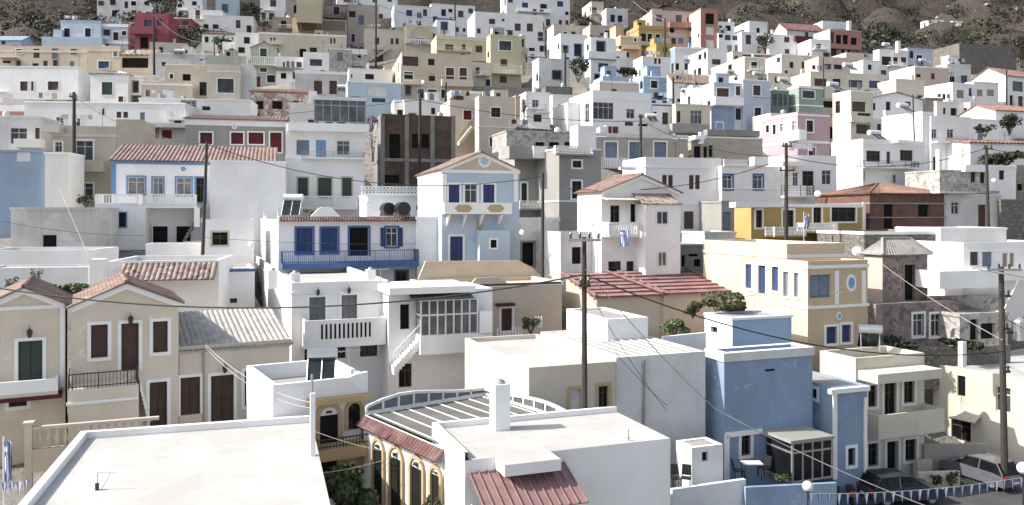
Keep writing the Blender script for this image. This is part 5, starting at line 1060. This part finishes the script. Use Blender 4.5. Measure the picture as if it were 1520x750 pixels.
pole('tall wooden pole with a white crossarm before the cream block', 867, 352, 868, 640, 33.6, .12, ((.12, .68), (2.0, .25)))
po = pole('thick leaning pole with transformer and pale crossarms at the right', 1486, 396, 1492, 712, 42, .16, ((.15, .9), (1.5, .3), (3.2, .2), (5.4, .2)))
q = MB(); q.lathe(.75, 0, [(.05, 7.2), (.34, 7.25), (.36, 8.2), (.3, 8.3), (.1, 8.45)], 'galv', 12); q.box(.1, .5, -.06, .06, 7.6, 7.7, 'iron'); q.build('transformer', po)
q = MB(); q.tube([(-1.8, -.1, 11.0), (1.6, -.1, 10.4)], .05, 'frame'); q.tube([(-.1, -.1, 8.9), (.75, -.1, 10.6)], .05, 'frame'); q.build('brace', po)
for a in (('dark pole with a small crossarm in front of the tan balcony house', 110, 137, 110, 305, 84, .2, ((.5, .35),)), ('wooden pole before the blue trimmed roof', 307, 210, 300, 372, 62, .13), ('wooden pole before the brown brick ruin', 624, 132, 622, 252, 88, .17, ((.4, .3),)),
          ('short wooden pole right of the brick ruin pole', 662, 122, 661, 168, 122, .17), ('dark pole over the row of steel blue doors', 951, 170, 952, 264, 84, .17, ((.3, .3),)), ('grey wooden pole right of the pale blue house', 806, 256, 805, 408, 60, .13),
          ('wooden pole between the iron balcony and the ochre house', 1167, 212, 1167, 358, 64, .16, ((.3, .4), (2.2, .6))), ('slim dark pole before the brown doored house', 1464, 216, 1468, 355, 70, .14, ((.3, .4),)), ('dark pole left of the navy banded house', 839, 74, 839, 162, 138, .2, ((.2, .4),)),
          ('dark pole before the ochre doors', 987, 27, 987, 115, 172, .22), ('wooden pole left of the pink lean roof', 999, 115, 1000, 190, 124, .2), ('tall pole high in the upper left centre', 558, -10, 558, 102, 180, .22), ('pole at the top of the centre', 675, -10, 676, 48, 208, .22),
          ('pole in front of the dark rose house', 228, 14, 229, 108, 170, .24), ('thin pole beside the tall blank white side', 1355, 140, 1358, 212, 92, .09), ('thin pole at the cream row left end', 1222, 86, 1223, 145, 140, .12), ('thin pole right of the pink tower', 1140, 8, 1140, 70, 205, .14),
          ('thin pole by the right hand stone wall with a lamp head', 1499, 44, 1499, 72, 175, .14), ('thin pole before the far right red roof', 1494, 96, 1494, 150, 132, .14), ('thin pole behind the tile strip at the left', 318, 58, 318, 92, 168, .12), ('thin mast on the cream house with the black hatch', 596, 96, 596, 130, 138, .07)):
    pole(*a)
pole('grey metal service pole at the corner of the nearest roof', 463, 556, 467, 800, 31.6, .06, (), 'galv', 'service_pole')
def wire(label, pts, sag, r, mat='wirek', cat='cable'):
    P = [at(*p) for p in pts]; mb = MB(); out = []
    for k in range(len(P)-1):
        a, b = P[k], P[k+1]; s = sag[k] if isinstance(sag, (tuple, list)) else sag
        for j in range(0 if k == 0 else 1, 19):
            t = j/18; q = a.lerp(b, t); q.z -= 4*s*t*(1-t); out.append(tuple(q))
    mb.tube(out, r, mat, 5); return tag(mb.build('overhead_wire'), label, cat)
wire('thick black cable sagging across the left foreground to the tall crossarm pole', [(-60, 418, 34.5), (866, 408, 33.4)], 1.25, .034)
wire('thick black cable from the tall crossarm pole to the transformer pole', [(869, 408, 33.4), (1489, 522, 41.8)], 1.3, .03)
wire('thick pale cable slanting down to the street from the tall pole', [(869, 400, 33.4), (1060, 606, 35), (1420, 768, 34)], (.2, .25), .022, 'wirew')
wire('pale cable from the derelict hut to the transformer pole', [(1272, 362, 60), (1488, 505, 41.8)], .35, .018, 'wirew')
wire('black wire from the left pole over the tile roof to the pale blue house', [(110, 143, 83.8), (307, 214, 61.8), (806, 262, 59.8)], (1.0, 1.7), .03)
wire('black wire over the brick ruin to the steel blue doors pole', [(300, 176, 100), (624, 148, 87.8), (951, 180, 83.8)], (.3, .7), .035); wire('black wire from the steel blue doors pole down to the iron balcony pole', [(951, 178, 83.8), (1167, 232, 63.8)], 1.0, .035)
wire('black wire from the iron balcony pole to the white gabled house', [(1167, 234, 63.8), (845, 280, 60)], 1.0, .028); wire('black wire from the iron balcony pole to the right edge', [(1167, 232, 63.8), (1464, 220, 69.8), (1600, 225, 72)], (1.2, .4), .03)
wire('pale guy cable over the stained white wall', [(88, 280, 70), (132, 382, 51)], 0, .018, 'wirew'); wire('pale twin cable from the lean roof to the service pole', [(305, 512, 37), (464, 598, 31.6)], .45, .018, 'wirew'); wire('second pale cable just under the twin from the lean roof', [(305, 516, 37), (464, 606, 31.6)], .55, .014, 'wirew')
wire('thin pale cable over the arched courtyard', [(466, 640, 31.5), (600, 674, 31), (656, 686, 29.4)], .12, .014, 'wirew'); wire('second thin pale cable over the shiny bush', [(480, 702, 29.5), (592, 676, 31)], .08, .014, 'wirew')
wire('thin grey wire across the blue railing', [(300, 352, 58), (620, 362, 58)], .2, .014); wire('thin wire across the stained white wall', [(0, 328, 64), (215, 350, 64)], .3, .018); wire('thin black wire high over the upper left', [(228, 22, 169.5), (318, 62, 168)], 2, .04, 'wirew')
wire('thin wire from the tall upper pole down to the right', [(558, 6, 179.5), (690, 24, 200)], 1.5, .04); wire('thin wire from the tall upper pole to the left', [(558, 8, 179.5), (440, 28, 195)], .6, .04); wire('thin wire from the ochre doors pole to the left', [(987, 30, 171.5), (940, 2, 200)], .6, .035, 'wirew')
wire('thin wires fanning down to the pink tile roof', [(868, 420, 33.4), (990, 610, 37)], .3, .012); wire('thin wire from the pale wall to the cream deck', [(914, 524, 37), (990, 602, 37.2)], .1, .012)
wire('dark wire across the lavender house to the green house', [(935, 126, 130), (1000, 118, 123.8), (1200, 144, 122)], (.3, 1.2), .03); wire('wire from the transformer pole to the right edge', [(1489, 470, 41.8), (1580, 500, 40)], .3, .02)
# ------------------------------------------------------------------ roof furniture
def heater(label, cx, yb, wpx, d, rz=20, mat='metal', tilt=50):
    p = at(cx, yb, d); o = thing('solar_heater', label, 'solar heater', p, rz); w = wpx/F*d; L = w; hh = (.95 if d < 70 else .6)*w
    mb = MB(); n = 12; r = w*.2; z = hh+.1
    mb.tube([(-L/2, .3*w, z), (L/2, .3*w, z)], r, mat, n); mb.build('tank', o)
    q = MB(); q.face([(-L*.45, -.55*w, .1), (L*.45, -.55*w, .1), (L*.45, .2*w, z-r*.6), (-L*.45, .2*w, z-r*.6)], 'panel'); q.box(-L*.47, L*.47, -.6*w, -.56*w, .02, .14, 'galv')
    for x in (-.47, 0, .45): q.tube([(L*x, -.57*w, .1), (L*x, .19*w, z-r*.6)], .025, 'galv', 4)
    q.build('panel', o); s = MB()
    for x in (-.4, .4): s.tube([(L*x, .3*w, z-r), (L*x, .45*w, -.1)], .025, 'galv', 4); s.tube([(L*x, .45*w, .05), (L*x, -.55*w, .05)], .025, 'galv', 4)
    s.build('stand', o); return o
for a in (('large silver solar heater on the arched door house', 478, 573, 44, 35.8, 10, 'metal'), ('white tanked solar heater behind the pointed merlons', 434, 322, 28, 64, 5, 'frame'), ('silver solar heater on the ivory house roof', 1290, 520, 32, 47.5, 165, 'metal'),
          ('white solar heater on the white block with dark railings', 1302, 210, 20, 90, 22, 'frame'), ('white solar heater on the tall blank side house', 1344, 168, 18, 97, 22, 'frame'), ('pale solar heater over the cream row left', 1262, 106, 16, 148, 22, 'frame'),
          ('pale solar heater on the dark porch house', 1318, 73, 12, 170, 22, 'frame'), ('pale solar heater on the plate window tower', 744, 52, 13, 161, 20, 'frame'), ('pale solar heater on the lavender house', 1126, 117, 13, 124, 20, 'frame'),
          ('pale solar heater left of the reflecting window', 968, 182, 16, 117, 10, 'frame'), ('pale solar heater among the white low roofs upper left', 266, 84, 14, 172, 10, 'frame'), ('pale solar heater over the long cream row end', 1165, 128, 16, 134, 22, 'frame'),
          ('pale solar heater right of the green house', 1240, 136, 18, 139, 22, 'frame'), ('pale solar heater on the peach canopy house', 1372, 97, 12, 153, 22, 'frame'), ('pale solar heater below the ivory square window house', 1086, 114, 13, 150, 22, 'frame'), ('pale solar heater on the weathered cornice house', 508, 138, 15, 139, 5, 'frame')):
    heater(*a)
def barrel(label, cx, cy, rpx, d, L=1.2, mat='plasticblack', cap='frame'):
    p = at(cx, cy+rpx, d); r = rpx/F*d; o = thing('water_tank', label, 'water tank', p, 24); mb = MB()
    mb.tube([(0, -L/2, r), (0, L/2, r)], r, mat, 16); 
    for y in (-L*.3, L*.3): mb.tube([(0, y-.03, r), (0, y+.03, r)], r*1.02, mat, 16)
    mb.build('drum', o); q = MB(); q.tube([(0, -L/2-.04, r), (0, -L/2-.005, r)], r*.3, mat, 12); q.build('lid', o)
    s = MB(); s.box(-r, r, -L*.4, -L*.3, -.1, r*.3, 'concrete'); s.box(-r, r, L*.3, L*.4, -.1, r*.3, 'concrete'); s.build('cradle', o); return o
barrel('left one of the two black water tanks on the blue shutter house', 575, 310, 9, 64.5); barrel('right one of the two black water tanks on the blue shutter house', 597, 310, 10, 63.5)
def chimney(label, x0, x1, y0, yb, d, mat='trimwhite', cap=True, dep=None):
    p = at(x0, yb, d); w = (x1-x0)/F*d; h = (yb-y0)/F*d; o = thing('chimney', label, 'chimney', p, 21); mb = MB(); mb.box(0, w, 0, dep or w, -.6, h, mat); mb.build('stack', o)
    if cap: q = MB(); q.lathe(w/2, (dep or w)/2, [(w*.3, h+.001), (w*.34, h+.06), (w*.2, h+.14), (w*.05, h+.16)], 'galv', 10); q.build('cowl', o)
for a in (('tall square white chimney beside the striped roof terrace', 735, 759, 572, 646, 30.6), ('small white chimney before the ruined house yard', 1429, 1437, 508, 530, 47), ('slim white chimney pipe near the small white flat house', 1394, 1400, 222, 248, 84), ('small white chimney on the store house left of the merlons', 288, 296, 308, 326, 65),
          ('small round topped chimney above the brick arcade', 1260, 1265, 31, 44, 208), ('short white chimney on the dark porch house', 1333, 1338, 61, 74, 168), ('white chimney block on the white slotted balcony house', 398, 411, 402, 414, 47.5), ('second white chimney block on the slotted balcony house', 432, 445, 406, 418, 47.2),
          ('third small white chimney block on the slotted balcony house', 545, 558, 401, 413, 48.5), ('white gate post chimney by the nearest roof corner', 461, 468, 585, 682, 28.6), ('white chimney post left of the tile strip roof', 1040, 1046, 196, 206, 96)):
    chimney(*a, cap=a[2]-a[1] > 9)
def dish(label, cx, cy, rpx, d, rz=-30):
    p = at(cx, cy, d); r = rpx/F*d; o = thing('satellite_dish', label, 'satellite dish', p, rz); mb = MB(); n = 14; base = []
    for k in range(4):
        t = k/3; base.append([(math.cos(2*math.pi*j/n)*r*t, -.06+.25*r*(t*t-1)-.02, math.sin(2*math.pi*j/n)*r*t) for j in range(n)])
    for k in range(3):
        for j in range(n): mb.face([base[k][j], base[k][(j+1) % n], base[k+1][(j+1) % n], base[k+1][j]], 'frame')
    mb.build('reflector', o); q = MB(); q.tube([(0, -.06-.2*r, 0), (0, .12, 0), (0, .12, -r*1.6)], .03, 'galv', 5); q.tube([(0, -.1-.2*r, -r*.9), (0, -.9*r, -.1)], .015, 'galv', 4); q.build('bracket', o)
for a in (('satellite dish on the post left of the merlons', 372, 362, 4, 60), ('pale round dish by the iron balcony', 1214, 288, 5, 78), ('white dish on the peach house corner', 1272, 373, 7, 53), ('dish on the yard house wall', 775, 345, 4, 62), ('small dish on the beige big house', 628, 122, 3, 137), ('dish on the long grey doors row roof', 1012, 232, 3, 88), ('dish on the white block canopy', 1475, 268, 3, 82), ('pale dish on the ruined yard terrace', 880, 332, 4, 59)):
    dish(*a)
def antenna(label, cx, y0, yb, d, w=.5):
    p = at(cx, yb, d); h = (yb-y0)/F*d; o = thing('tv_antenna', label, 'antenna', p, 30); mb = MB(); mb.tube([(0, 0, -.1), (0, 0, h)], .018, 'galv', 5); mb.build('mast', o); q = MB(); q.tube([(-w, 0, h-.1), (w, 0, h-.05)], .012, 'galv', 4)
    for k in range(6): x = -w+.1+k*w*.36; q.tube([(x, -.28+.03*k, h-.09), (x, .28-.03*k, h-.09)], .008, 'galv', 4)
    q.build('aerial', o)
for a in (('aerial mast behind the silver solar heater', 518, 518, 565, 36), ('aerial on the blue shutter house roof', 565, 398, 440, 47), ('aerial on the long white wall left of the pale blue house', 578, 278, 290, 74), ('aerial over the beige tan house', 590, 98, 128, 139), ('aerial on the cream deck edge', 905, 505, 527, 40), ('aerial over the peach terrace', 1120, 436, 466, 47.5), ('aerial on the white house by the brick ruin', 545, 300, 322, 66), ('aerial on the ivory house', 1243, 432, 452, 48)): antenna(*a)
o = thing('roof_aerial', 'thin bent aerial on a black stub on the nearest white roof', 'antenna', at(144, 729, 25.1)); mb = MB(); mb.tube([(0, 0, 0), (0, 0, .24)], .06, 'iron', 8); mb.build('stub', o)
mb = MB(); mb.tube([(.02, 0, .2), (.01, 0, .57)], .012, 'galv', 5); mb.tube([(.0, 0, .57), (.55, .05, .55)], .012, 'galv', 5); mb.tube([(.1, 0, .02), (.22, .03, .2), (.4, .05, .55)], .01, 'galv', 5); mb.build('rod', o)
o = thing('vent_pipe', 'thin upright pipe on the bottom centre roof', 'pipe', at(933, 664, 29.35)); mb = MB(); mb.tube([(0, 0, -.1), (0, 0, .66)], .02, 'galv', 5); mb.build('pipe', o); mb = MB(); mb.tube([(0, 0, .3), (0, 0, .36)], .045, 'galv', 6); mb.build('collar', o)
# ------------------------------------------------------------------ balustrade, fence, garden walls
a, b_ = at(44, 672, 32.6), at(236, 654, 34.3); o = thing('balustrade', 'pale stone balustrade below the buff houses', 'balustrade', a, math.degrees(math.atan2(b_.y-a.y, b_.x-a.x))); L = math.hypot(b_.x-a.x, b_.y-a.y)
mb = MB(); mb.box(0, L, -.12, .12, .92, 1.04, 'sand'); mb.build('rail', o); mb = MB(); mb.box(0, L, -.13, .13, -.8, .14, 'sand'); mb.build('base', o); mb = MB(); mb.box(-.16, .1, -.16, .16, -1.5, 1.15, 'sand'); mb.box(-.22, .16, -.22, .22, 1.15, 1.25, 'sand'); mb.build('post', o)
pr = MB(); pr.lathe(0, 0, [(.07, .14), (.07, .2), (.05, .26), (.10, .45), (.07, .62), (.045, .76), (.08, .86), (.08, .92)], 'sand', 8); b0 = pr.build('baluster', o); b0.location = (.35, 0, 0)
k = .66
while k < L-.2: c = b0.copy(); COL.objects.link(c); c.parent = o; c.location = (k, 0, 0); k += .31
a, b_ = at(738, 513, 48.6), at(809, 496, 50); o = thing('picket_fence', 'white stepped picket fence by the beige house', 'fence', a, math.degrees(math.atan2(b_.y-a.y, b_.x-a.x))); L = math.hypot(b_.x-a.x, b_.y-a.y)
mb = MB(); mb.box(0, L, 0, .12, -1.5, .35, 'beige'); mb.build('wall', o); k = 0
pk = MB(); pk.prism([(0, .35), (.1, .35), (.1, .95), (.05, 1.05), (0, .95)], lambda u, z, t: (u, .03+.05*t, z), 'frame'); pk0 = pk.build('picket', o)
for j in range(1, int(L/.2)):
    c = pk0.copy(); COL.objects.link(c); c.parent = o; c.location = (j*.2, 0, .25*int(j*4/(L/.2))-.2)
def gwall(label, x0, x1, yt, yb, d, mat, yaw=21, th=.2, name='garden_wall'):
    w = H(label, mat, x0, x1, yt, yb, d, yaw, dep=th, par=0, pside='', rc=mat, cat='wall', name=name, ground=False, fd=1.5); return w
gwall('low white wall at the bottom beside the parked dark car', 998, 1107, 727, 790, 35, 'white'); gwall('mid blue patio wall before the porch', 1107, 1242, 724, 790, 36, 'midblue', 8); gwall('brown plank screen wall behind the silver car', 1372, 1470, 660, 712, 45.5, 'tilebrown' if 0 else 'mouse', 2)
gwall('low ivory front wall of the balcony house', 1364, 1425, 702, 738, 42.6, 'ivory', 6); gwall('dark low front wall by the ivory steps', 1290, 1340, 702, 742, 42.4, 'palegrey', 6)
gwall('long low rubble wall in the ruined yard', 1300, 1500, 520, 545, 49.5, 'stonedark', 12, .4); gwall('white parapet wall by the shelf behind the pale deck', 985, 1048, 500, 515, 44, 'white', 30); gwall('broken concrete wall above the grey shed', 1380, 1490, 440, 470, 57, 'peelgrey', 12, .3)
o = thing('garden_steps', 'short pale steps at the end of the low white wall', 'steps', at(1107, 775, 36)); mb = MB()
for k in range(6): mb.box(0, .9, k*.28-.6, k*.28-.3, -1, .1+k*.2, 'palegrey')
mb.build('flight', o)
# ------------------------------------------------------------------ flags
def flag(label, cx, y0, y1, wpx, d, pole_=None, rz=0, wave=.06):
    h = (y1-y0)/F*d; w = wpx/F*d; o = thing('flag', label, 'flag', at(cx, y1, d), rz); mb = MB(); n = 9; m_ = 8
    P = lambda u, v: (w*(u-.5), wave*math.sin(u*9+v*3), h*v)
    for i in range(n):
        for j in range(m_):
            mt = 'flagblue' if i % 2 == 0 else 'flagwhite'
            if j >= 5 and i < 5: mt = 'flagwhite' if i == 2 or j == 6 else 'flagblue'
            mb.face([P(i/n, j/m_), P((i+1)/n, j/m_), P((i+1)/n, (j+1)/m_), P(i/n, (j+1)/m_)], mt)
    mb.build('cloth', o)
    if pole_: q = MB(); q.tube([(-w*.5-.03, 0, -pole_), (-w*.5-.03, 0, h+.2)], .03, 'frame', 6); q.build('flagpole', o)
flag('striped flag hanging from the balustraded balcony', 927, 342, 366, 12, 58.3); flag('striped drooping flag on a pole at the bottom left corner', 12, 655, 715, 9, 30.2, 2.2, 40, .12); flag('striped flag on the ochre terrace', 1197, 318, 340, 8, 65.4, 1.0, 20, .1); flag('small striped flag on the arched house balcony', 619, 60, 66, 16, 183.6, None, 14, .05)
def bunting(label, p, q, n, sag=.25):
    a, b = at(*p), at(*q); o = thing('bunting', label, 'bunting', a); v = b-a; mb = MB(); pts = []
    for j in range(21): t = j/20; r = v*t; r.z -= 4*sag*t*(1-t); pts.append(tuple(r))
    mb.tube(pts, .012, 'wirew', 4); mb.build('string', o)
    for k in range(n):
        t = (k+.5)/n; r = v*t; r.z -= 4*sag*t*(1-t); g = MB(); w = .125
        x = Vector((v.x, v.y, 0)).normalized(); sw = random.uniform(-.06, .06)
        pt = lambda u, z: tuple(r+x*u+Vector((sw*z, -sw*z, z)))
        g.face([pt(-w, 0), pt(-w*.2, -.02), pt(0+sw*.3, -.50)], 'flagblue'); g.face([pt(-w*.2, -.02), pt(w*.35, -.02), pt(0+sw*.3, -.50)], 'flagwhite'); g.face([pt(w*.35, -.02), pt(w, 0), pt(0+sw*.3, -.50)], 'flagblue' if k % 3 else 'flagwhite'); g.build('pennant', o)
bunting('string of blue and white pennants across the bottom right street', (1196, 733, 34), (1545, 704, 37), 27); bunting('short string of pale pennants at the bottom left corner', (-10, 716, 29), (44, 711, 30.5), 5, .05)
def lamp(label, cx, cy, rpx, d):
    r = rpx/F*d; p = at(cx, cy, d); o = thing('street_lamp', label, 'street lamp', (p.x, p.y, ZR)); h = p.z-ZR; mb = MB(); mb.tube([(0, 0, 0), (0, 0, h-r)], .05, 'iron', 8, r1=.035); mb.build('post', o); q = MB()
    q.lathe(0, 0, [(r*math.sin(math.pi*k/10)+.001, h-r*math.cos(math.pi*k/10)) for k in range(11)], 'globe', 16); g = q.build('globe', o, smooth=True)
    s = MB(); s.lathe(0, 0, [(r*.4, h-r*1.15), (r*.55, h-r*.86), (r*.3, h-r*.84)], 'iron', 10); s.build('collar', o)
lamp('white globe street lamp before the mid blue patio wall', 1199, 722, 8, 33.6); lamp('white globe street lamp at the right edge by the bunting', 1519, 695, 9, 36.2)
# ------------------------------------------------------------------ cars and bikes
def car(label, cx, yb, d, rz, mat, L=3.9, Wd=1.66, Hh=1.45):
    p = at(cx, yb, d); o = thing('parked_car', label, 'car', (p.x, p.y, ZR+.004), rz); w = Wd/2
    body = [(-L/2, .32), (-L/2-.03, .62), (-L/2+.06, .86), (-L*.30, .93), (L*.22, .93), (L*.46, .78), (L/2, .6), (L/2-.02, .3)]
    mb = MB(); mb.prism(body, lambda x, z, t: (x, -w+Wd*t, z), mat); bo = mb.build('body', o); bv = bo.modifiers.new('b', 'BEVEL'); bv.width = .09; bv.segments = 3
    cab = [(-L/2+.12, .9), (-L*.36, Hh-.03), (-L*.1, Hh), (L*.07, Hh-.04), (L*.26, .92)]; mb = MB(); iw = .16
    A = [(x, -w+.05+(iw if z > 1.1 else 0), z) for x, z in cab]; B = [(x, -y, z) for x, y, z in A]
    for k in range(4): mb.face([A[k], A[k+1], B[k+1], B[k]], mat if k in (1, 2) else 'glass')
    mb.face(A, 'glass'); mb.face(list(reversed(B)), 'glass'); mb.build('window', o)
    q = MB()
    for S in (A, B):
        for k in range(4): q.tube([S[k], S[k+1]], .045, mat, 5)
        q.tube([(-L*.12, S[2][1]*1.03, Hh-.04), (-L*.12, S[0][1]*1.02, .92)], .04, mat, 5)
    q.build('roof_frame', o)
    for x in (-L*.31, L*.31):
        for y in (-w+.02, w-.2):
            t = MB(); t.tube([(x, y, .31), (x, y+.18, .31)], .31, 'rubber', 16); wh = t.build('wheel', o); r_ = MB(); r_.tube([(x, y-.008, .31), (x, y+.188, .31)], .19, 'galv', 10); r_.build('rim', wh)
    for y in (-w+.1, w-.32):
        t = MB(); t.box(-L/2-.045, -L/2+.05, y, y+.22, .62, .86, 'lampred'); t.build('tail_light', o); t = MB(); t.box(L/2-.12, L/2+.01, y, y+.22, .58, .72, 'frame'); t.build('headlight', o)
    t = MB(); t.box(-L/2-.055, -L/2, -.26, .26, .45, .56, 'frame'); t.build('number_plate', o)
    return o
car('silver hatchback parked under the transformer pole', 1456, 722, 43.6, 112, 'carsilver'); car('white car half out of frame at the right edge', 1532, 704, 47.5, 100, 'carwhite'); car('dark car in the shade before the ivory house', 1336, 736, 40.6, 8, 'cardark'); car('dark car with a pale roof edge behind the low white wall at the bottom', 1040, 786, 33.4, 15, 'cardark')
def bike(label, cx, yb, d, rz, mat):
    p = at(cx, yb, d); o = thing('motor_scooter', label, 'scooter', (p.x, p.y, ZR+.004), rz)
    for x in (-.6, .62): t = MB(); t.tube([(x, -.06, .26), (x, .06, .26)], .26, 'rubber', 14); t.build('wheel', o)
    t = MB(); t.prism([(-.85, .5), (-.8, .75), (-.1, .7), (.05, .35), (.35, .32), (.5, .95), (.6, .95), (.5, .25), (-.2, .2), (-.4, .4)], lambda x, z, q: (x, -.13+.26*q, z), mat); t.build('body', o)
    t = MB(); t.box(-.75, -.05, -.14, .14, .76, .86, 'plasticblack'); t.build('seat', o); t = MB(); t.tube([(.52, -.33, 1.08), (.52, .33, 1.08)], .025, 'plasticblack', 6); t.tube([(.62, 0, .3), (.52, 0, 1.08)], .03, 'galv', 6); t.build('handlebar', o); t = MB(); t.lathe(.6, 0, [(.02, .9), (.1, .95), (.1, 1.05), (.02, 1.1)], 'frame', 8); t.build('headlight', o)
bike('dark scooter parked under the mid blue patio wall', 1168, 752, 39.2, 10, 'plasticblack'); bike('red scooter beside the low blue wing', 1242, 740, 40.4, 70, 'gloss_red'); bike('second red scooter nearer the ivory house', 1260, 738, 40.6, 80, 'gloss_red')
def chair(label, cx, yb, d, rz, mat='plasticblack'):
    o = thing('patio_chair', label, 'chair', at(cx, yb, d), rz); t = MB(); t.box(-.22, .22, -.22, .22, .42, .46, mat); t.build('seat', o); t = MB(); t.prism([(-.22, .5), (.22, .5), (.2, .95), (-.2, .95)], lambda x, z, q: (x, .2+.03*q+(z-.5)*.2, z), mat); t.build('backrest', o)
    for x in (-.2, .2):
        for y in (-.2, .2): t = MB(); t.tube([(x, y, 0), (x, y, .42 if y < 0 else .55)], .02, mat, 5); t.build('leg', o)
chair('dark plastic chair beside the small white hut', 1003, 724, 35.6, 10); chair('second dark chair nearer the small white hut', 1018, 724, 35.8, -20); chair('dark chair left of the patio table', 1096, 712, 37.6, 90); chair('dark chair right of the patio table', 1134, 708, 37.8, -60)
o = thing('patio_table', 'small pale topped table on the blue patio', 'table', at(1116, 710, 37.6)); t = MB(); t.box(-.45, .45, -.3, .3, .70, .74, 'palegrey'); t.build('tabletop', o)
for x in (-.38, .38):
    for y in (-.24, .24): t = MB(); t.tube([(x, y, 0), (x, y, .7)], .025, 'iron', 5); t.build('leg', o)

# ------------------------------------------------------------------ small clutter on the far roofs
rnd = random.Random(11); k1 = k2 = 0
for P, Ri, W, dep, zt in list(FOOT):
    if P.y < 78 or W < 3 or dep < 2: continue
    R_ = Ri.inverted()
    def top(u, v): q = P+R_ @ Vector((u, v, 0)); q.z = zt-.4; return q
    if rnd.random() < .42:
        h_ = rnd.uniform(1.6, 3.0); o = thing('tv_antenna', 'thin aerial mast on a far roof up the hillside', 'antenna', top(rnd.uniform(.4, W-.4), dep*rnd.uniform(.25, .6)), rnd.uniform(0, 180)); mb = MB(); mb.tube([(0, 0, -.6), (0, 0, h_+.4)], .03, 'iron', 4)
        for j in range(3): mb.tube([(-.45, 0, h_+.3-.22*j), (.45, 0, h_+.3-.22*j)], .018, 'iron', 4)
        mb.build('mast', o)
    if rnd.random() < .26:
        r = rnd.uniform(.32, .48); o = thing('roof_tank', 'small upright water tank on a far roof up the hillside', 'roof tank', top(rnd.uniform(.5, W-.5), dep*rnd.uniform(.25, .5)), 0); mt = rnd.choice(('frame', 'plasticblack', 'galv')); mb = MB()
        mb.lathe(0, 0, [(r, -.6), (r, .9), (r*.9, 1.05), (r*.3, 1.12), (r*.3, 1.2)], mt, 10); mb.build('drum', o)
    if rnd.random() < .22:
        o = thing('laundry_line', 'washing line of pale cloths on a far roof up the hillside', 'laundry', top(.6, .7), math.degrees(math.atan2(R_[1][0], R_[0][0]))); L_ = min(W-1.2, rnd.uniform(2.2, 4)); mb = MB()
        for x in (0, L_): mb.tube([(x, 0, -.4), (x, 0, 1.75)], .025, 'galv', 4)
        mb.build('post', o); x = .2
        while x < L_-.5:
            w_ = rnd.uniform(.35, .8); mb = MB(); mb.box(x, min(x+w_, L_-.1), -.015, .015, 1.7-rnd.uniform(.5, 1.0), 1.68, rnd.choice(('flagwhite', 'flagwhite', 'steel', 'canvas', 'red', 'doorblue'))); mb.build('cloth', o); x += w_+rnd.uniform(.05, .3)
# ------------------------------------------------------------------ groups of like things
GR = {'house': 'houses stacked up the hillside', 'pole': 'utility poles among the houses', 'cable': 'cables strung over the town', 'solar heater': 'solar water heaters on the roofs', 'chimney': 'chimneys on the roofs', 'shrub': 'shrubs and bushes', 'tree': 'trees between the houses', 'plant': 'plants on terraces and walls',
      'satellite dish': 'satellite dishes', 'antenna': 'aerials on the roofs', 'car': 'cars parked by the street', 'scooter': 'parked scooters', 'flag': 'striped flags', 'street lamp': 'globe street lamps', 'wall': 'garden and retaining walls', 'chair': 'dark patio chairs', 'water tank': 'black water tanks', 'hut': 'huts on the hillside', 'bunting': 'strings of pennants', 'roof tank': 'tanks on the far roofs', 'laundry': 'washing lines on the far roofs'}
for o in list(bpy.data.objects):
    if o.parent is None and o.get('category') in GR: o['group'] = GR[o['category']]
# ------------------------------------------------------------------ camera, light
cam = bpy.data.cameras.new('camera'); co = bpy.data.objects.new('camera', cam); COL.objects.link(co); SC.camera = co
co.rotation_euler = (math.radians(90), 0, 0); cam.sensor_width = 36; cam.lens = 36*F/1520; cam.shift_y = -(375-HY)/1520; cam.clip_end = 3000; cam.clip_start = .5
SUN = Vector((1, .16, -.80)).normalized()
sl_ = bpy.data.lights.new('sun', 'SUN'); sl_.energy = 3.2; sl_.angle = math.radians(.5); sl_.color = (1, .955, .89)
so = bpy.data.objects.new('sun', sl_); COL.objects.link(so); so.rotation_euler = SUN.to_track_quat('-Z', 'Y').to_euler(); so.location = (-50, -20, 80)
wd = bpy.data.worlds.new('World'); SC.world = wd; wd.use_nodes = True; nt = wd.node_tree
sky = nt.nodes.new('ShaderNodeTexSky'); sky.sky_type = 'NISHITA'; sky.sun_disc = False
sky.sun_elevation = math.asin(-SUN.z); sky.sun_rotation = math.atan2(-SUN.x, -SUN.y); sky.air_density = 1.0; sky.dust_density = 2.5; sky.ozone_density = 1
hs = nt.nodes.new('ShaderNodeHueSaturation'); hs.inputs['Saturation'].default_value = .62
nt.links.new(sky.outputs[0], hs.inputs['Color']); nt.links.new(hs.outputs[0], nt.nodes['Background'].inputs[0]); nt.nodes['Background'].inputs[1].default_value = .11
SC.view_settings.view_transform = 'Standard'; SC.view_settings.look = 'None'; SC.view_settings.gamma = 1; SC.view_settings.use_curve_mapping = False
SC.view_settings.exposure = 1.12
SC.cycles.max_bounces = 8; SC.cycles.diffuse_bounces = 4
